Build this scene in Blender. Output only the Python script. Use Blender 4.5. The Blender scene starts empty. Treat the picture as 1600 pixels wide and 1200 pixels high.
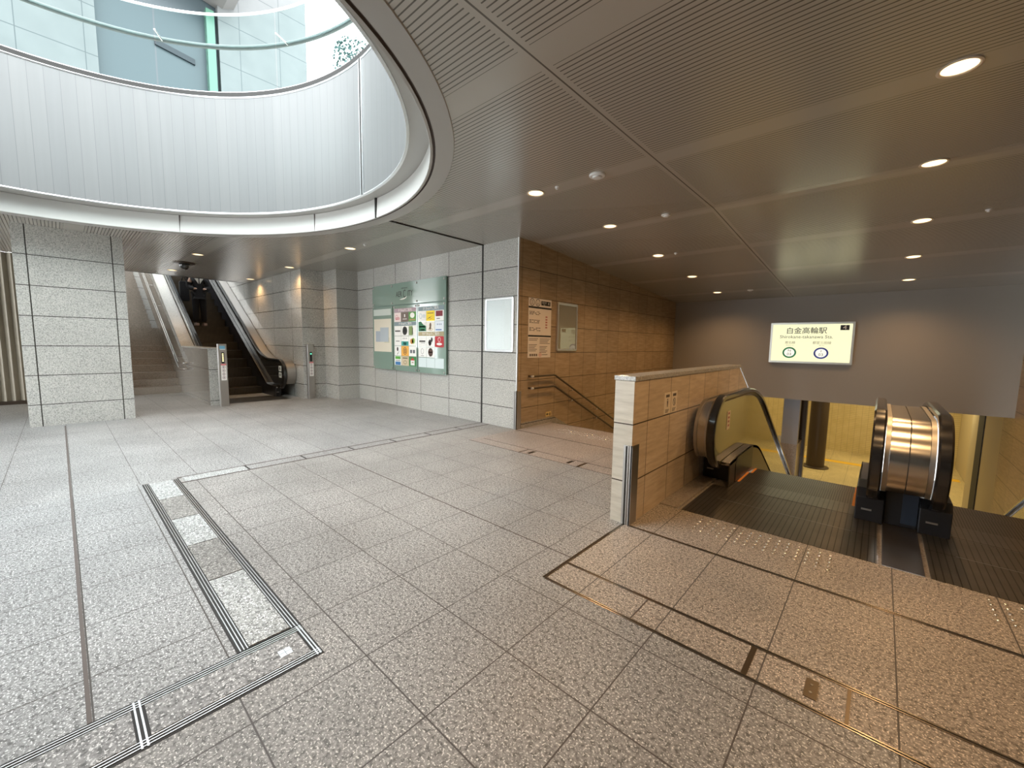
import bpy, bmesh, math, random
from mathutils import Vector, Matrix, Euler
random.seed(7)
C = bpy.context.scene.collection
PI = math.pi
H = 1.41
# ------------------------------------------------------------------ materials
class NT:
    def __init__(s, m):
        m.use_nodes = True; s.t = m.node_tree; s.n = s.t.nodes; s.l = s.t.links
        s.b = s.n['Principled BSDF']
    def node(s, ty, ins=None, **k):
        x = s.n.new(ty)
        for a, v in k.items(): setattr(x, a, v)
        for a, v in (ins or {}).items():
            if hasattr(v, 'is_output'): s.l.new(v, x.inputs[a])
            else: x.inputs[a].default_value = v
        return x
    def math(s, op, a, b=None, c=None):
        i = {0: a}
        if b is not None: i[1] = b
        if c is not None: i[2] = c
        return s.node('ShaderNodeMath', i, operation=op).outputs[0]
    def pos(s):
        g = s.n.new('ShaderNodeNewGeometry'); x = s.node('ShaderNodeSeparateXYZ', {0: g.outputs['Position']})
        return g.outputs['Position'], x.outputs
    def ramp(s, f, stops):
        r = s.node('ShaderNodeValToRGB', {0: f}); e = r.color_ramp.elements
        while len(e) < len(stops): e.new(.5)
        for q, (p, c) in zip(e, stops):
            q.position = p; q.color = (*c, 1) if len(c) == 3 else c
        return r.outputs[0]
    def mix(s, f, a, b, bt='MIX'):
        x = s.n.new('ShaderNodeMix'); x.data_type = 'RGBA'; x.blend_type = bt
        for i, v in ((0, f), (6, a), (7, b)):
            if hasattr(v, 'is_output'): s.l.new(v, x.inputs[i])
            else: x.inputs[i].default_value = v if i == 0 else ((*v, 1) if len(v) == 3 else v)
        return x.outputs[2]
    def noise(s, vec, scale, detail=2, rough=.5):
        return s.node('ShaderNodeTexNoise', {'Vector': vec, 'Scale': scale, 'Detail': detail, 'Roughness': rough}).outputs[0]
    def line(s, coord, period, off, w):
        v = s.math('DIVIDE', s.math('SUBTRACT', coord, off), period)
        f = s.math('FRACT', v); d = s.math('SUBTRACT', .5, s.math('ABSOLUTE', s.math('SUBTRACT', f, .5)))
        return s.math('LESS_THAN', d, w / 2 / period)
    def at(s, coord, x, w):
        return s.math('LESS_THAN', s.math('ABSOLUTE', s.math('SUBTRACT', coord, x)), w / 2)
    def mx(s, *a):
        r = a[0]
        for q in a[1:]: r = s.math('MAXIMUM', r, q)
        return r
    def set(s, **k):
        for a, v in k.items():
            a = a.replace('_', ' ')
            if hasattr(v, 'is_output'): s.l.new(v, s.b.inputs[a])
            else: s.b.inputs[a].default_value = v
    def bump(s, h, st=.3, dist=.002):
        s.l.new(s.node('ShaderNodeBump', {'Height': h, 'Strength': st, 'Distance': dist}).outputs[0], s.b.inputs['Normal'])

def plain(name, col, rough=.5, metal=0., emit=None, est=0., coat=0.):
    m = bpy.data.materials.new(name); t = NT(m)
    t.set(Base_Color=(*col, 1), Roughness=rough, Metallic=metal, Coat_Weight=coat, Coat_Roughness=.05)
    if emit: t.set(Emission_Color=(*emit, 1), Emission_Strength=est)
    return m

def lin(r, g, b):
    f = lambda c: ((c / 255 + .055) / 1.055) ** 2.4 if c > 10 else c / 255 / 12.92
    return (f(r), f(g), f(b))

def speck(t, vec, cols, sc, big=.12):
    n1 = t.noise(vec, sc, 3, .6); n2 = t.noise(vec, sc * 2.3, 2, .5)
    c = t.ramp(n1, [(.36, cols[0]), (.5, cols[1]), (.66, cols[2])])
    c = t.mix(t.math('GREATER_THAN', n2, .60), c, cols[3])
    st = t.noise(vec, .9, 3, .6)
    d = t.ramp(st, [(.35, (1 - big,) * 3), (.65, (1.0,) * 3)])
    return t.mix(1., c, d, 'MULTIPLY')

def floor_mat(name, px, ox, py, oy, tint=(1, 1, 1), lines=True, k=1.0, wl=.006):
    m = bpy.data.materials.new(name); t = NT(m); vec, p = t.pos()
    cols = [tuple(a * b * k for a, b in zip(q, tint)) for q in ((.115, .112, .108), (.265, .262, .255), (.375, .37, .36), (.74, .735, .72))]
    c = speck(t, vec, cols, 56, .24)
    if lines:
        ms = []
        if px: ms.append(t.line(p[0], px, ox, wl))
        if py: ms.append(t.line(p[1], py, oy, wl))
        c = t.mix(t.mx(*ms), c, (.07, .062, .055))
    r = t.math('MULTIPLY_ADD', t.noise(vec, 1.3, 3), .25, .30)
    t.set(Base_Color=c, Roughness=r, Specular_IOR_Level=.4)
    t.bump(t.noise(vec, 90, 2), .12, .002)
    return m

def granite_mat(name, rows=(.4575, .343), cols=None, axis=0, extra=(), k=1.18, rough=.22, tint=(1, .985, .94)):
    m = bpy.data.materials.new(name); t = NT(m); vec, p = t.pos()
    cs = [tuple(a * b * k for a, b in zip(q, tint)) for q in ((.24, .24, .235), (.38, .38, .365), (.49, .48, .465), (.60, .59, .57))]
    c = speck(t, vec, cs, 62, .10)
    ms = [t.line(p[2], rows[0], rows[1], .011)]
    if cols: ms.append(t.line(p[axis], cols[0], cols[1], .009))
    for a, x, w in extra: ms.append(t.at(p[a], x, w))
    c = t.mix(t.mx(*ms), c, (.045, .04, .035))
    t.set(Base_Color=c, Roughness=rough, Coat_Weight=.35, Coat_Roughness=.04)
    return m

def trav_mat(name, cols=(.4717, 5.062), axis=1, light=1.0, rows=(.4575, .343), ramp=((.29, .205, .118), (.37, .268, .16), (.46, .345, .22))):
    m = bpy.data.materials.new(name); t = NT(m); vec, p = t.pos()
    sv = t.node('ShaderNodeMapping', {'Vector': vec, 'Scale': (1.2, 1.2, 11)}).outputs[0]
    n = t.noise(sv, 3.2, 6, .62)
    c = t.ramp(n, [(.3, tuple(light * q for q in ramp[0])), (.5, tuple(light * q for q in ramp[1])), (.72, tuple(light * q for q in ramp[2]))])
    # whole slabs differ a little in tone
    sn = t.node('ShaderNodeTexWhiteNoise', {'Vector': t.node('ShaderNodeCombineXYZ', {0: t.math('FLOOR', t.math('DIVIDE', t.math('SUBTRACT', p[axis], cols[1]), cols[0])), 1: t.math('FLOOR', t.math('DIVIDE', t.math('SUBTRACT', p[2], rows[1]), rows[0]))}).outputs[0]}).outputs[0]
    c = t.mix(1., c, t.ramp(sn, [(0, (.88,) * 3), (1, (1.04,) * 3)]), 'MULTIPLY')
    ms = t.mx(t.line(p[2], rows[0], rows[1], .010), t.line(p[axis], cols[0], cols[1], .007))
    c = t.mix(ms, c, (.06, .04, .022))
    t.set(Base_Color=c, Roughness=.36, Specular_IOR_Level=.4)
    return m

M = {}
M['floor_main'] = floor_mat('floor_granite', .4432, -.73, .4505, .842, (1, .98, .95))
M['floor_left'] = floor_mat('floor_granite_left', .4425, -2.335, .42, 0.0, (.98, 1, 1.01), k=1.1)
M['floor_far'] = floor_mat('floor_granite_far', .885, -5.19, .443, 0.0, (.99, 1, 1), k=1.08, wl=.005)
M['floor_mat'] = floor_mat('floor_granite_entry', .4432, -.73, None, 0, (1.06, .94, .82), k=1.12)
M['floor_entry_left'] = floor_mat('floor_granite_entry_stairs', .886, -2.5, None, 0, (1.08, .94, .84), k=1.05)
M['insert_light'] = floor_mat('insert_light', 1, 0, 1, 0, (1.0, 1.04, 1.04), False, 1.32)
M['insert_dark'] = floor_mat('insert_dark', 1, 0, 1, 0, (1, .98, .94), False, .86)
M['insert_grey'] = floor_mat('insert_grey', 1, 0, 1, 0, (1, 1, 1), False, .98)
M['granite_back'] = granite_mat('granite_back', cols=(.905, -5.2), axis=0, extra=((0, -5.195, .04),))
M['granite_pil'] = granite_mat('granite_pilaster')
M['granite_side'] = granite_mat('granite_side', cols=(1.25, -10.9), axis=0, rough=.12)
M['granite_pillar'] = granite_mat('granite_pillar', extra=((1, -.2414, .014), (1, .690, .014)), rough=.16)
M['granite_low'] = granite_mat('granite_low', rows=(.70, .07), rough=.10, tint=(1, .94, .86), k=.85)
M['granite_cope'] = granite_mat('granite_cope', rows=(50, 25), rough=.3, k=1.15)
M['granite_step'] = granite_mat('granite_step', rows=(50, 25), rough=.3, tint=(1, .88, .77), k=.82)
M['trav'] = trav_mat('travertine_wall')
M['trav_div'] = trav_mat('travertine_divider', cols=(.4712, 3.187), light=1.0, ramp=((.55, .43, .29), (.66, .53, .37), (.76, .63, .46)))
M['trav_end'] = trav_mat('travertine_end', cols=(50, 25), light=1.0, ramp=((.56, .50, .40), (.66, .60, .49), (.74, .68, .57)))
M['steel'] = plain('brushed_steel', (.50, .48, .455), .22, 1.)
M['steel_dull'] = plain('dull_steel', (.44, .42, .395), .40, 1.)
M['alu'] = plain('aluminium', (.78, .79, .80), .35, 1.)
M['bronze'] = plain('dark_bronze_metal', (.15, .125, .10), .34, 1.)
M['dark'] = plain('dark_recess', (.02, .018, .016), .7)
M['seam'] = plain('brown_sealant', (.11, .09, .08), .7)
M['black'] = plain('black_plastic', (.012, .013, .016), .35)
M['rubber'] = plain('black_rubber', (.014, .013, .013), .22, coat=.5)
M['white'] = plain('white_enamel', (.78, .78, .76), .4)
M['grey_panel'] = plain('grey_painted_panel', (.30, .31, .33), .45)
M['rim'] = plain('painted_rim_metal', (.42, .405, .38), .38)
M['fascia'] = plain('painted_fascia_metal', (.60, .595, .565), .4)
M['orange'] = plain('orange_step_line', (.9, .32, .05), .5)

def panel_wall():
    m = bpy.data.materials.new('curved_metal_panels'); t = NT(m)
    uv = t.node('ShaderNodeTexCoord').outputs['UV']; p = t.node('ShaderNodeSeparateXYZ', {0: uv}).outputs
    ln = t.line(p[0], .15, 0, .006)
    cell = t.math('FLOOR', t.math('DIVIDE', p[0], .15))
    wn = t.node('ShaderNodeTexWhiteNoise', {'W': cell}, noise_dimensions='1D').outputs[0]
    sv = t.node('ShaderNodeCombineXYZ', {0: t.math('MULTIPLY', p[0], 9), 1: t.math('MULTIPLY', p[1], .35)}).outputs[0]
    c = t.ramp(wn, [(0, (.142, .146, .145)), (1, (.154, .157, .154))])
    c = t.mix(1., c, t.ramp(t.noise(sv, 1.5, 3), [(.3, (.93,) * 3), (.7, (1,) * 3)]), 'MULTIPLY')
    c = t.mix(ln, c, (.103, .106, .105))
    t.set(Base_Color=c, Roughness=.42)
    return m
M['panel_wall'] = panel_wall()

def ceiling_mat():
    m = bpy.data.materials.new('slatted_metal_ceiling'); t = NT(m); vec, p = t.pos()
    y = p[1]; P = 1.715
    ph = t.math('MULTIPLY', t.math('FRACT', t.math('DIVIDE', t.math('SUBTRACT', y, 1.876), P)), P)
    slat = t.math('GREATER_THAN', ph, .219)
    dj = t.math('ABSOLUTE', t.math('ADD', p[0], 1.642))
    slat = t.math('MULTIPLY', slat, t.math('GREATER_THAN', dj, .043))
    g = t.line(t.math('SUBTRACT', ph, .219), .0374, 0, .0085)
    gap = t.math('MULTIPLY', slat, g)
    gap = t.mx(gap, t.math('LESS_THAN', dj, .006))
    jx = t.math('LESS_THAN', t.math('ABSOLUTE', t.math('ADD', p[0], 5.19)), .016)
    gap = t.mx(gap, t.math('MULTIPLY', jx, t.math('GREATER_THAN', y, 3.1)))
    c = t.mix(gap, (.48, .45, .405), (.13, .12, .105))
    t.set(Base_Color=c, Roughness=.26, Metallic=.25, Specular_IOR_Level=.6)
    t.bump(t.math('SUBTRACT', 1., gap), .5, .004)
    return m
M['ceiling'] = ceiling_mat()

def plate_mat(name, axis, pitch, w, base=(.20, .175, .14), gapc=(.07, .06, .045), rough=.30):
    m = bpy.data.materials.new(name); t = NT(m); vec, p = t.pos()
    ln = t.line(p[axis], pitch, 0, w)
    c = t.mix(ln, base, gapc)
    c = t.mix(1., c, t.ramp(t.noise(vec, 5, 4), [(.3, (.82,) * 3), (.7, (1,) * 3)]), 'MULTIPLY')
    t.set(Base_Color=c, Roughness=rough, Metallic=.8)
    t.bump(t.math('SUBTRACT', 1., ln), .6, .003)
    return m
M['plate_x'] = plate_mat('ribbed_landing_plate', 0, .036, .0055)
M['tread_x'] = plate_mat('ribbed_tread', 0, .018, .006)
M['plate_y'] = plate_mat('ribbed_landing_plate_across', 1, .036, .007, base=(.14, .13, .12))
M['tread_y'] = plate_mat('ribbed_tread_across', 1, .018, .006, base=(.11, .09, .066), gapc=(.03, .025, .02))
M['riser_z'] = plate_mat('ribbed_riser', 1, .018, .006, base=(.09, .075, .055), rough=.5)

def olive_glass():
    m = bpy.data.materials.new('olive_balustrade_panel'); t = NT(m)
    t.set(Base_Color=(.15, .14, .05, 1), Roughness=.10, Metallic=.2, Coat_Weight=.6, Coat_Roughness=.04)
    return m
M['olive'] = olive_glass()
M['dark_panel'] = plain('dark_balustrade_panel', (.03, .032, .034), .12, coat=.6)

def glass(name, tint, refl=.12, k=.8):
    m = bpy.data.materials.new(name); t = NT(m); t.n.remove(t.b)
    tr = t.node('ShaderNodeBsdfTransparent', {0: (*tint, 1)}); gl = t.node('ShaderNodeBsdfGlossy', {0: (.95, 1, .98, 1), 'Roughness': .02})
    fr = t.node('ShaderNodeFresnel', {'IOR': 1.5})
    f = t.math('MULTIPLY_ADD', fr.outputs[0], k, refl)
    bk = t.node('ShaderNodeNewGeometry').outputs['Backfacing']
    f = t.math('MULTIPLY', f, t.math('SUBTRACT', 1., bk))
    mx = t.node('ShaderNodeMixShader', {0: f, 1: tr.outputs[0], 2: gl.outputs[0]})
    t.l.new(mx.outputs[0], t.n['Material Output'].inputs[0])
    return m
def pane():
    m = bpy.data.materials.new('clear_tinted_glass'); t = NT(m); t.n.remove(t.b)
    t.l.new(t.node('ShaderNodeBsdfTransparent', {0: (.90, .965, .965, 1)}).outputs[0], t.n['Material Output'].inputs[0]); return m
M['glass'] = pane()
M['green_glass'] = plain('green_back_painted_glass', lin(136, 158, 146), .10, coat=1.)
M['frame_glass'] = glass('poster_cover_glass', (.99, 1, 1), .07)

def tile_wall():
    m = bpy.data.materials.new('tan_mosaic_tile'); t = NT(m); vec, p = t.pos()
    ln = t.mx(t.line(p[2], .075, 0, .010), t.line(p[0], .20, 0, .010))
    wn = t.noise(vec, 4, 2)
    c = t.ramp(wn, [(.3, (.52, .42, .20)), (.7, (.60, .49, .25))])
    t.set(Base_Color=t.mix(ln, c, (.36, .28, .14)), Roughness=.4)
    return m
M['tile'] = tile_wall()
M['lower_floor'] = floor_mat('lower_floor', .6, 0, .6, 0, (1.4, 1.15, .62), True, 1.3)
M['yellow_line'] = plain('yellow_guide_line', (.75, .45, .03), .6)
M['beige'] = plain('beige_plaster', (.50, .42, .26), .6)
M['umber'] = plain('dark_brown_metal', (.07, .05, .035), .35, .4)
M['corrug'] = plain('tan_slat_screen', (.36, .32, .25), .5)
M['stone_up'] = None
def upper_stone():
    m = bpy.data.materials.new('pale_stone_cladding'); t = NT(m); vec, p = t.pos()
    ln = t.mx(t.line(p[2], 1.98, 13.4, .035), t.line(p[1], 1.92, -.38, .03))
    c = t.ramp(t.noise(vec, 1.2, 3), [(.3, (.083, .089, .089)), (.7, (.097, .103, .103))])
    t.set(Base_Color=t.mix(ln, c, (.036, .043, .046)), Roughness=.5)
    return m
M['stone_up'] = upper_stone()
M['blue_metal'] = plain('blue_grey_metal_cladding', (.036, .050, .056), .35, .1)
M['soffit_up'] = plain('grey_soffit', (.12, .12, .115), .5)
M['green_edge'] = plain('pale_green_glass_fin', (.06, .13, .095), .2)
M['leaf'] = plain('leaf', (.02, .055, .05), .6)
M['bark'] = plain('bark', (.12, .10, .09), .8)
M['suit'] = plain('black_suit_cloth', (.010, .010, .012), .85)
M['shirt'] = plain('white_shirt', (.75, .74, .70), .8)
M['skin'] = plain('skin', (.48, .30, .22), .5)
M['hair'] = plain('black_hair', (.012, .010, .009), .5)
M['shoe'] = plain('pale_shoe', (.35, .27, .24), .5)
M['lamp'] = plain('lamp_glow', (1, .85, .6), .5, emit=(1.0, .74, .42), est=1.25)
M['lamp_trim'] = plain('lamp_trim_white', (.72, .62, .5), .4)
M['sign_lit'] = plain('lit_sign_face', (.5, .5, .35), .4, emit=(.95, .95, .60), est=.50)
M['sign_frame'] = plain('sign_frame', (.55, .55, .5), .35, .8)
def paint(name, rgb, rough=.45):
    k = 'p_' + name
    if k not in M: M[k] = plain(name, lin(*rgb), rough)
    return M[k]
INK = paint('ink', (35, 33, 32)); PAPER = paint('paper', (236, 234, 228)); CREAM = paint('cream_paper', (226, 219, 200))

# ------------------------------------------------------------------ mesh helpers
LOC = {}
def finish(name, bm, mat, parent=None, smooth=False, bev=0, keep_world=False):
    bmesh.ops.recalc_face_normals(bm, faces=bm.faces)
    o0 = LOC.get(parent, Vector((0, 0, 0))) if parent is not None else Vector((0, 0, 0))
    if o0.length: bmesh.ops.translate(bm, verts=bm.verts, vec=-o0)
    if bev:
        es = [e for e in bm.edges if len(e.link_faces) == 2 and e.calc_face_angle(0) > .6]
        bmesh.ops.bevel(bm, geom=es, offset=bev, segments=2, affect='EDGES', profile=.6)
    me = bpy.data.meshes.new(name); bm.to_mesh(me); bm.free()
    for m in (mat if isinstance(mat, (list, tuple)) else [mat]): me.materials.append(m)
    if smooth:
        for f in me.polygons: f.use_smooth = True
        if smooth != 'all':
            me.set_sharp_from_angle(angle=.6)
    o = bpy.data.objects.new(name, me); C.objects.link(o)
    if parent is not None:
        o.parent = parent; LOC[o] = o0
    return o
def obj(name, bm, mat, parent=None, **k): return finish(name, bm, mat, parent, **k)
def struct(name, bm, mat, **k):
    o = finish(name, bm, mat, **k); o['kind'] = 'structure'; return o
def tag(o, label, cat, group=None):
    o['label'] = label; o['category'] = cat
    if group: o['group'] = group
    return o
def thing(name, label, cat, loc=(0, 0, 0), group=None):
    o = bpy.data.objects.new(name, None); C.objects.link(o); o.location = loc; o.empty_display_size = .1
    LOC[o] = Vector(loc); return tag(o, label, cat, group)
def single(name, bm, mat, label, cat, group=None, loc=None, **k):
    o = finish(name, bm, mat, **k)
    return tag(o, label, cat, group)
def copy_tree(o, parent=None):
    c = o.copy(); C.objects.link(c)
    if parent is not None: c.parent = parent
    for ch in [x for x in bpy.data.objects if x.parent == o]: copy_tree(ch, c)
    return c
def lab(o, s): o['label'] = s

B = bmesh.new
def box(bm, x0, x1, y0, y1, z0, z1, mi=0):
    v = [bm.verts.new(p) for p in ((x0, y0, z0), (x1, y0, z0), (x1, y1, z0), (x0, y1, z0), (x0, y0, z1), (x1, y0, z1), (x1, y1, z1), (x0, y1, z1))]
    for f in ((0, 3, 2, 1), (4, 5, 6, 7), (0, 1, 5, 4), (1, 2, 6, 5), (2, 3, 7, 6), (3, 0, 4, 7)):
        bm.faces.new([v[i] for i in f]).material_index = mi
    return bm
def nb(*a): return box(B(), *a)
def quad(bm, pts, mi=0):
    f = bm.faces.new([bm.verts.new(p) for p in pts]); f.material_index = mi; return f
def prism(bm, pts, f, a0, a1):
    """pts 2-D polygon, f(p, a) -> 3-D, extruded from a0 to a1"""
    A = [bm.verts.new(f(p, a0)) for p in pts]; Bv = [bm.verts.new(f(p, a1)) for p in pts]; n = len(pts)
    bm.faces.new(A); bm.faces.new(Bv[::-1])
    for i in range(n): bm.faces.new((A[i], A[(i + 1) % n], Bv[(i + 1) % n], Bv[i]))
    return bm
def tube(bm, pts, r, n=10, cap=True):
    pts = [Vector(p) for p in pts]; rings = []
    for i, p in enumerate(pts):
        d = ((pts[min(i + 1, len(pts) - 1)] - p).normalized() + (p - pts[max(i - 1, 0)]).normalized())
        d = d.normalized() if d.length > 1e-6 else Vector((0, 0, 1))
        up = Vector((0, 0, 1)) if abs(d.z) < .95 else Vector((1, 0, 0))
        a = d.cross(up).normalized(); b = a.cross(d).normalized()
        rr = r[i] if isinstance(r, (list, tuple)) else r
        rings.append([bm.verts.new(p + a * rr * math.cos(2 * PI * k / n) + b * rr * math.sin(2 * PI * k / n)) for k in range(n)])
    for q, w in zip(rings, rings[1:]):
        for k in range(n): bm.faces.new((q[k], q[(k + 1) % n], w[(k + 1) % n], w[k]))
    if cap: bm.faces.new(rings[0]); bm.faces.new(rings[-1][::-1])
    return bm
def lathe(bm, prof, c, n=24, ax='z'):
    rings = []
    for r, h in prof:
        rings.append([bm.verts.new((c[0] + r * math.cos(2 * PI * k / n), c[1] + r * math.sin(2 * PI * k / n), c[2] + h)) for k in range(n)])
    for q, w in zip(rings, rings[1:]):
        for k in range(n): bm.faces.new((q[k], q[(k + 1) % n], w[(k + 1) % n], w[k]))
    if prof[0][0] > 1e-4: bm.faces.new(rings[0][::-1])
    if prof[-1][0] > 1e-4: bm.faces.new(rings[-1])
    bmesh.ops.remove_doubles(bm, verts=bm.verts, dist=1e-5)
    return bm
# planes things hang on: a runs to the viewer's right, b up, c out of the wall
def PLY(Y): return lambda a, b, c: (a, Y - c, b)       # faces -Y
def PLX(X): return lambda a, b, c: (X + c, a, b)       # faces +X
def prect(bm, pl, a0, a1, b0, b1, c0, c1): return prism(bm, [(a0, b0), (a1, b0), (a1, b1), (a0, b1)], lambda p, c: pl(p[0], p[1], c), c0, c1)
def ppoly(bm, pl, pts, c0, c1): return prism(bm, pts, lambda p, c: pl(p[0], p[1], c), c0, c1)
def circ(a, b, r, n=20, ry=None, t0=0, t1=2 * PI):
    return [(a + r * math.cos(t0 + (t1 - t0) * k / n), b + (ry or r) * math.sin(t0 + (t1 - t0) * k / n)) for k in range(n)]
def pring(bm, pl, a, b, r, w, c0, c1, n=28, ry=None):
    ry = ry or r
    for k in range(n):
        t, u = 2 * PI * k / n, 2 * PI * (k + 1) / n
        q = [(a + R * math.cos(x), b + Q * math.sin(x)) for R, Q, x in ((r, ry, t), (r, ry, u), (r - w, ry - w, u), (r - w, ry - w, t))]
        ppoly(bm, pl, q, c0, c1)
    return bm
def rrect(a0, a1, b0, b1, r, n=5):
    out = []
    for cx, cy, t in ((a1 - r, b1 - r, 0), (a0 + r, b1 - r, PI / 2), (a0 + r, b0 + r, PI), (a1 - r, b0 + r, 1.5 * PI)):
        out += [(cx + r * math.cos(t + PI / 2 * k / n), cy + r * math.sin(t + PI / 2 * k / n)) for k in range(n + 1)]
    return out
def text_bm(s, size, pl, a, b, c, align='CENTER', sx=1.0, bold=0.0):
    cu = bpy.data.curves.new('t', 'FONT'); cu.body = s; cu.size = size; cu.align_x = align; cu.align_y = 'CENTER'; cu.extrude = .0006; cu.offset = bold
    cu.resolution_u = 2
    o = bpy.data.objects.new('t', cu); C.objects.link(o)
    dg = bpy.context.evaluated_depsgraph_get(); dg.update()
    me = bpy.data.meshes.new_from_object(o.evaluated_get(dg))
    bm = B(); bm.from_mesh(me)
    for v in bm.verts: v.co = Vector(pl(a + v.co.x * sx, b + v.co.y, c + v.co.z))
    bpy.data.objects.remove(o); bpy.data.curves.remove(cu); bpy.data.meshes.remove(me)
    return bm
def text(s, size, pl, a, b, c, mat, parent, name='lettering', **k):
    return obj(name, text_bm(s, size, pl, a, b, c, **k), mat, parent)

# ------------------------------------------------------------------ camera
def camera():
    f, yaw, pitch, roll = 637.4, -.7335, .09912, .01584
    f0 = Vector((math.sin(yaw), math.cos(yaw), 0)); r0 = Vector((math.cos(yaw), -math.sin(yaw), 0)); up = Vector((0, 0, 1))
    fw = f0 * math.cos(pitch) - up * math.sin(pitch); uc = up * math.cos(pitch) + f0 * math.sin(pitch)
    r = r0 * math.cos(roll) + uc * math.sin(roll); u = uc * math.cos(roll) - r0 * math.sin(roll)
    cd = bpy.data.cameras.new('camera'); cd.sensor_width = 36; cd.lens = f / 1600 * 36; cd.clip_start = .05; cd.clip_end = 300
    o = bpy.data.objects.new('camera', cd); C.objects.link(o)
    m = Matrix((r, u, -fw)).transposed().to_4x4(); m.translation = (0, 0, H); o.matrix_world = m
    bpy.context.scene.camera = o
camera()

# ------------------------------------------------------------------ floor
YG, XT, XD = 4.967, -4.375, -1.375
bm = B()
def fl(x0, x1, y0, y1, mi): quad(bm, [(x0, y0, 0), (x1, y0, 0), (x1, y1, 0), (x0, y1, 0)], mi)
fl(-24.2, -5.19, -7, YG + .1, 0)
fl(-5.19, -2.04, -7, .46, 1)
fl(-5.19, -2.04, .46, 3.93, 2); fl(-2.04, -1.415, -7, 3.93, 2); fl(-1.415, 7, -7, 1.885, 2); fl(-5.19, XT, 3.93, YG + .1, 2)
fl(-1.415, 7, 1.885, 3.53, 3); fl(XT, -1.415, 3.93, 5.9, 4); fl(1.9, 7, 3.53, 5.9, 3)
quad(bm, [(XT, 5.9, -.02), (-1.415, 5.9, -.02), (-1.415, 5.9, 0), (XT, 5.9, 0)], 4)
bmesh.ops.remove_doubles(bm, verts=bm.verts, dist=1e-4)
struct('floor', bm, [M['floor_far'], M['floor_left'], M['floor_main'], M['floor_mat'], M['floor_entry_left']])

struct('floor_pit', box(B(), XD, 1.9, 3.5, 4.9, -.06, -.012), M['granite_step'])
# metal strips and joints let into the floor
tn = [0]
def trim(bm, mat):
    tn[0] += 1; return struct('trim_%d' % tn[0], bm, mat)
def strip(x0, x1, y0, y1, mat, h=.0025): return trim(nb(x0, x1, y0, y1, -.004, h), mat)
def metal_strip(x0, x1, y0, y1):
    """edge strip: two bright lips beside a dark slot"""
    b = B(); lx = x1 - x0 > y1 - y0
    if lx:
        w = (y1 - y0) / 3
        box(b, x0, x1, y0, y0 + w, -.004, .003); box(b, x0, x1, y1 - w, y1, -.004, .003); box(b, x0, x1, y0 + w, y1 - w, -.004, .001, 1)
    else:
        w = (x1 - x0) / 3
        box(b, x0, x0 + w, y0, y1, -.004, .003); box(b, x1 - w, x1, y0, y1, -.004, .003); box(b, x0 + w, x1 - w, y0, y1, -.004, .001, 1)
    return trim(b, [plain('strip_lip', (.34, .30, .26), .22, 1.) if 'lip' not in M else M['lip'], M['dark']])
strip(-9.5, -2.045, -.018, -.004, M['seam'])                  # thick joint left
strip(-5.0, -1.43, 2.19, 2.20, M['seam'], .0015)
strip(-5.205, -5.180, .72, 4.95, M['seam']); strip(-5.005, -4.98, .72, 4.95, M['seam'])     # expansion band
trim(nb(-5.18, -5.005, .75, 4.94, -.004, .0015), M['insert_grey'])
trim(nb(-5.18, -5.005, .76, 1.31, -.004, .0025), M['insert_light'])
for y in (1.31, 1.90, 2.50, 3.12, 3.73, 4.34): strip(-5.18, -5.005, y - .009, y + .009, M['dark'], .003)
metal_strip(-1.425, -1.403, 1.885, 2.925)
metal_strip(-1.403, 7, 1.878, 1.898); metal_strip(-1.403, 7, 2.112, 2.132); metal_strip(XD, 7, 2.900, 2.924)
strip(-.348, -.326, 1.898, 2.112, M['bronze']); strip(.004, .016, 1.898, 2.112, M['bronze']); strip(-.864, -.858, 1.898, 2.112, M['seam'])
strip(XT, -1.54, 3.928, 3.936, M['seam']); strip(XT + .1, -1.54, 4.145, 4.153, M['seam']); strip(XT + .02, -1.54, 4.945, 4.962, M['bronze'])
strip(-3.42, -3.405, 3.936, 4.145, M['bronze']); strip(-2.53, -2.50, 3.936, 4.145, M['bronze'])

def channel(name, label, x0, x1, y0, y1, plates, along, bars=()):
    t = thing(name, label, 'floor channel', ((x0 + x1) / 2, (y0 + y1) / 2, 0))
    fr = B(); W = .044
    box(fr, x0 - .006, x1 + .006, y0 - .006, y1 + .006, -.01, .0012, 1)
    def rail(a):
        for k in range(3):
            q = a + k * .0140
            if along == 'x': box(fr, x0, x1, q, q + .0045, -.004, .0045)
            else: box(fr, q, q + .0045, y0, y1, -.004, .0045)
    lo, hi = (y0, y1) if along == 'x' else (x0, x1)
    rail(lo + .006); rail(hi - .0385)
    for q in bars:
        if along == 'x': box(fr, q, q + .006, y0, y1, -.004, .0048)
        else: box(fr, x0, x1, q, q + .006, -.004, .0048)
    obj('frame', fr, [M['alu'], M['dark']], t)
    for i, (a, b, m) in enumerate(plates):
        if along == 'x': p = nb(a + .005, b - .005, lo + W, hi - W, -.004, .0045)
        else: p = nb(lo + W, hi - W, a + .005, b - .005, -.004, .0045)
        obj('cover_plate', p, M[m], t)
    return t
channel('floor_channel', 'long slotted metal floor channel with five pale and grey granite covers', -5.16, -2.045, .457, .718,
        [(-5.16, -4.565, 'insert_light'), (-4.565, -3.985, 'insert_dark'), (-3.985, -3.395, 'insert_light'), (-3.395, -2.807, 'insert_dark'), (-2.807, -2.05, 'insert_light')], 'x')
channel('floor_channel', 'slotted metal floor channel running out of the lower left corner with grey covers', -2.04, -1.777, -3.5, .716,
        [(-3.5, -1.9, 'insert_grey'), (-1.9, .10, 'insert_grey'), (.130, .688, 'insert_grey')], 'y', (.103, .119, .694, .707))
b = B()
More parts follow.
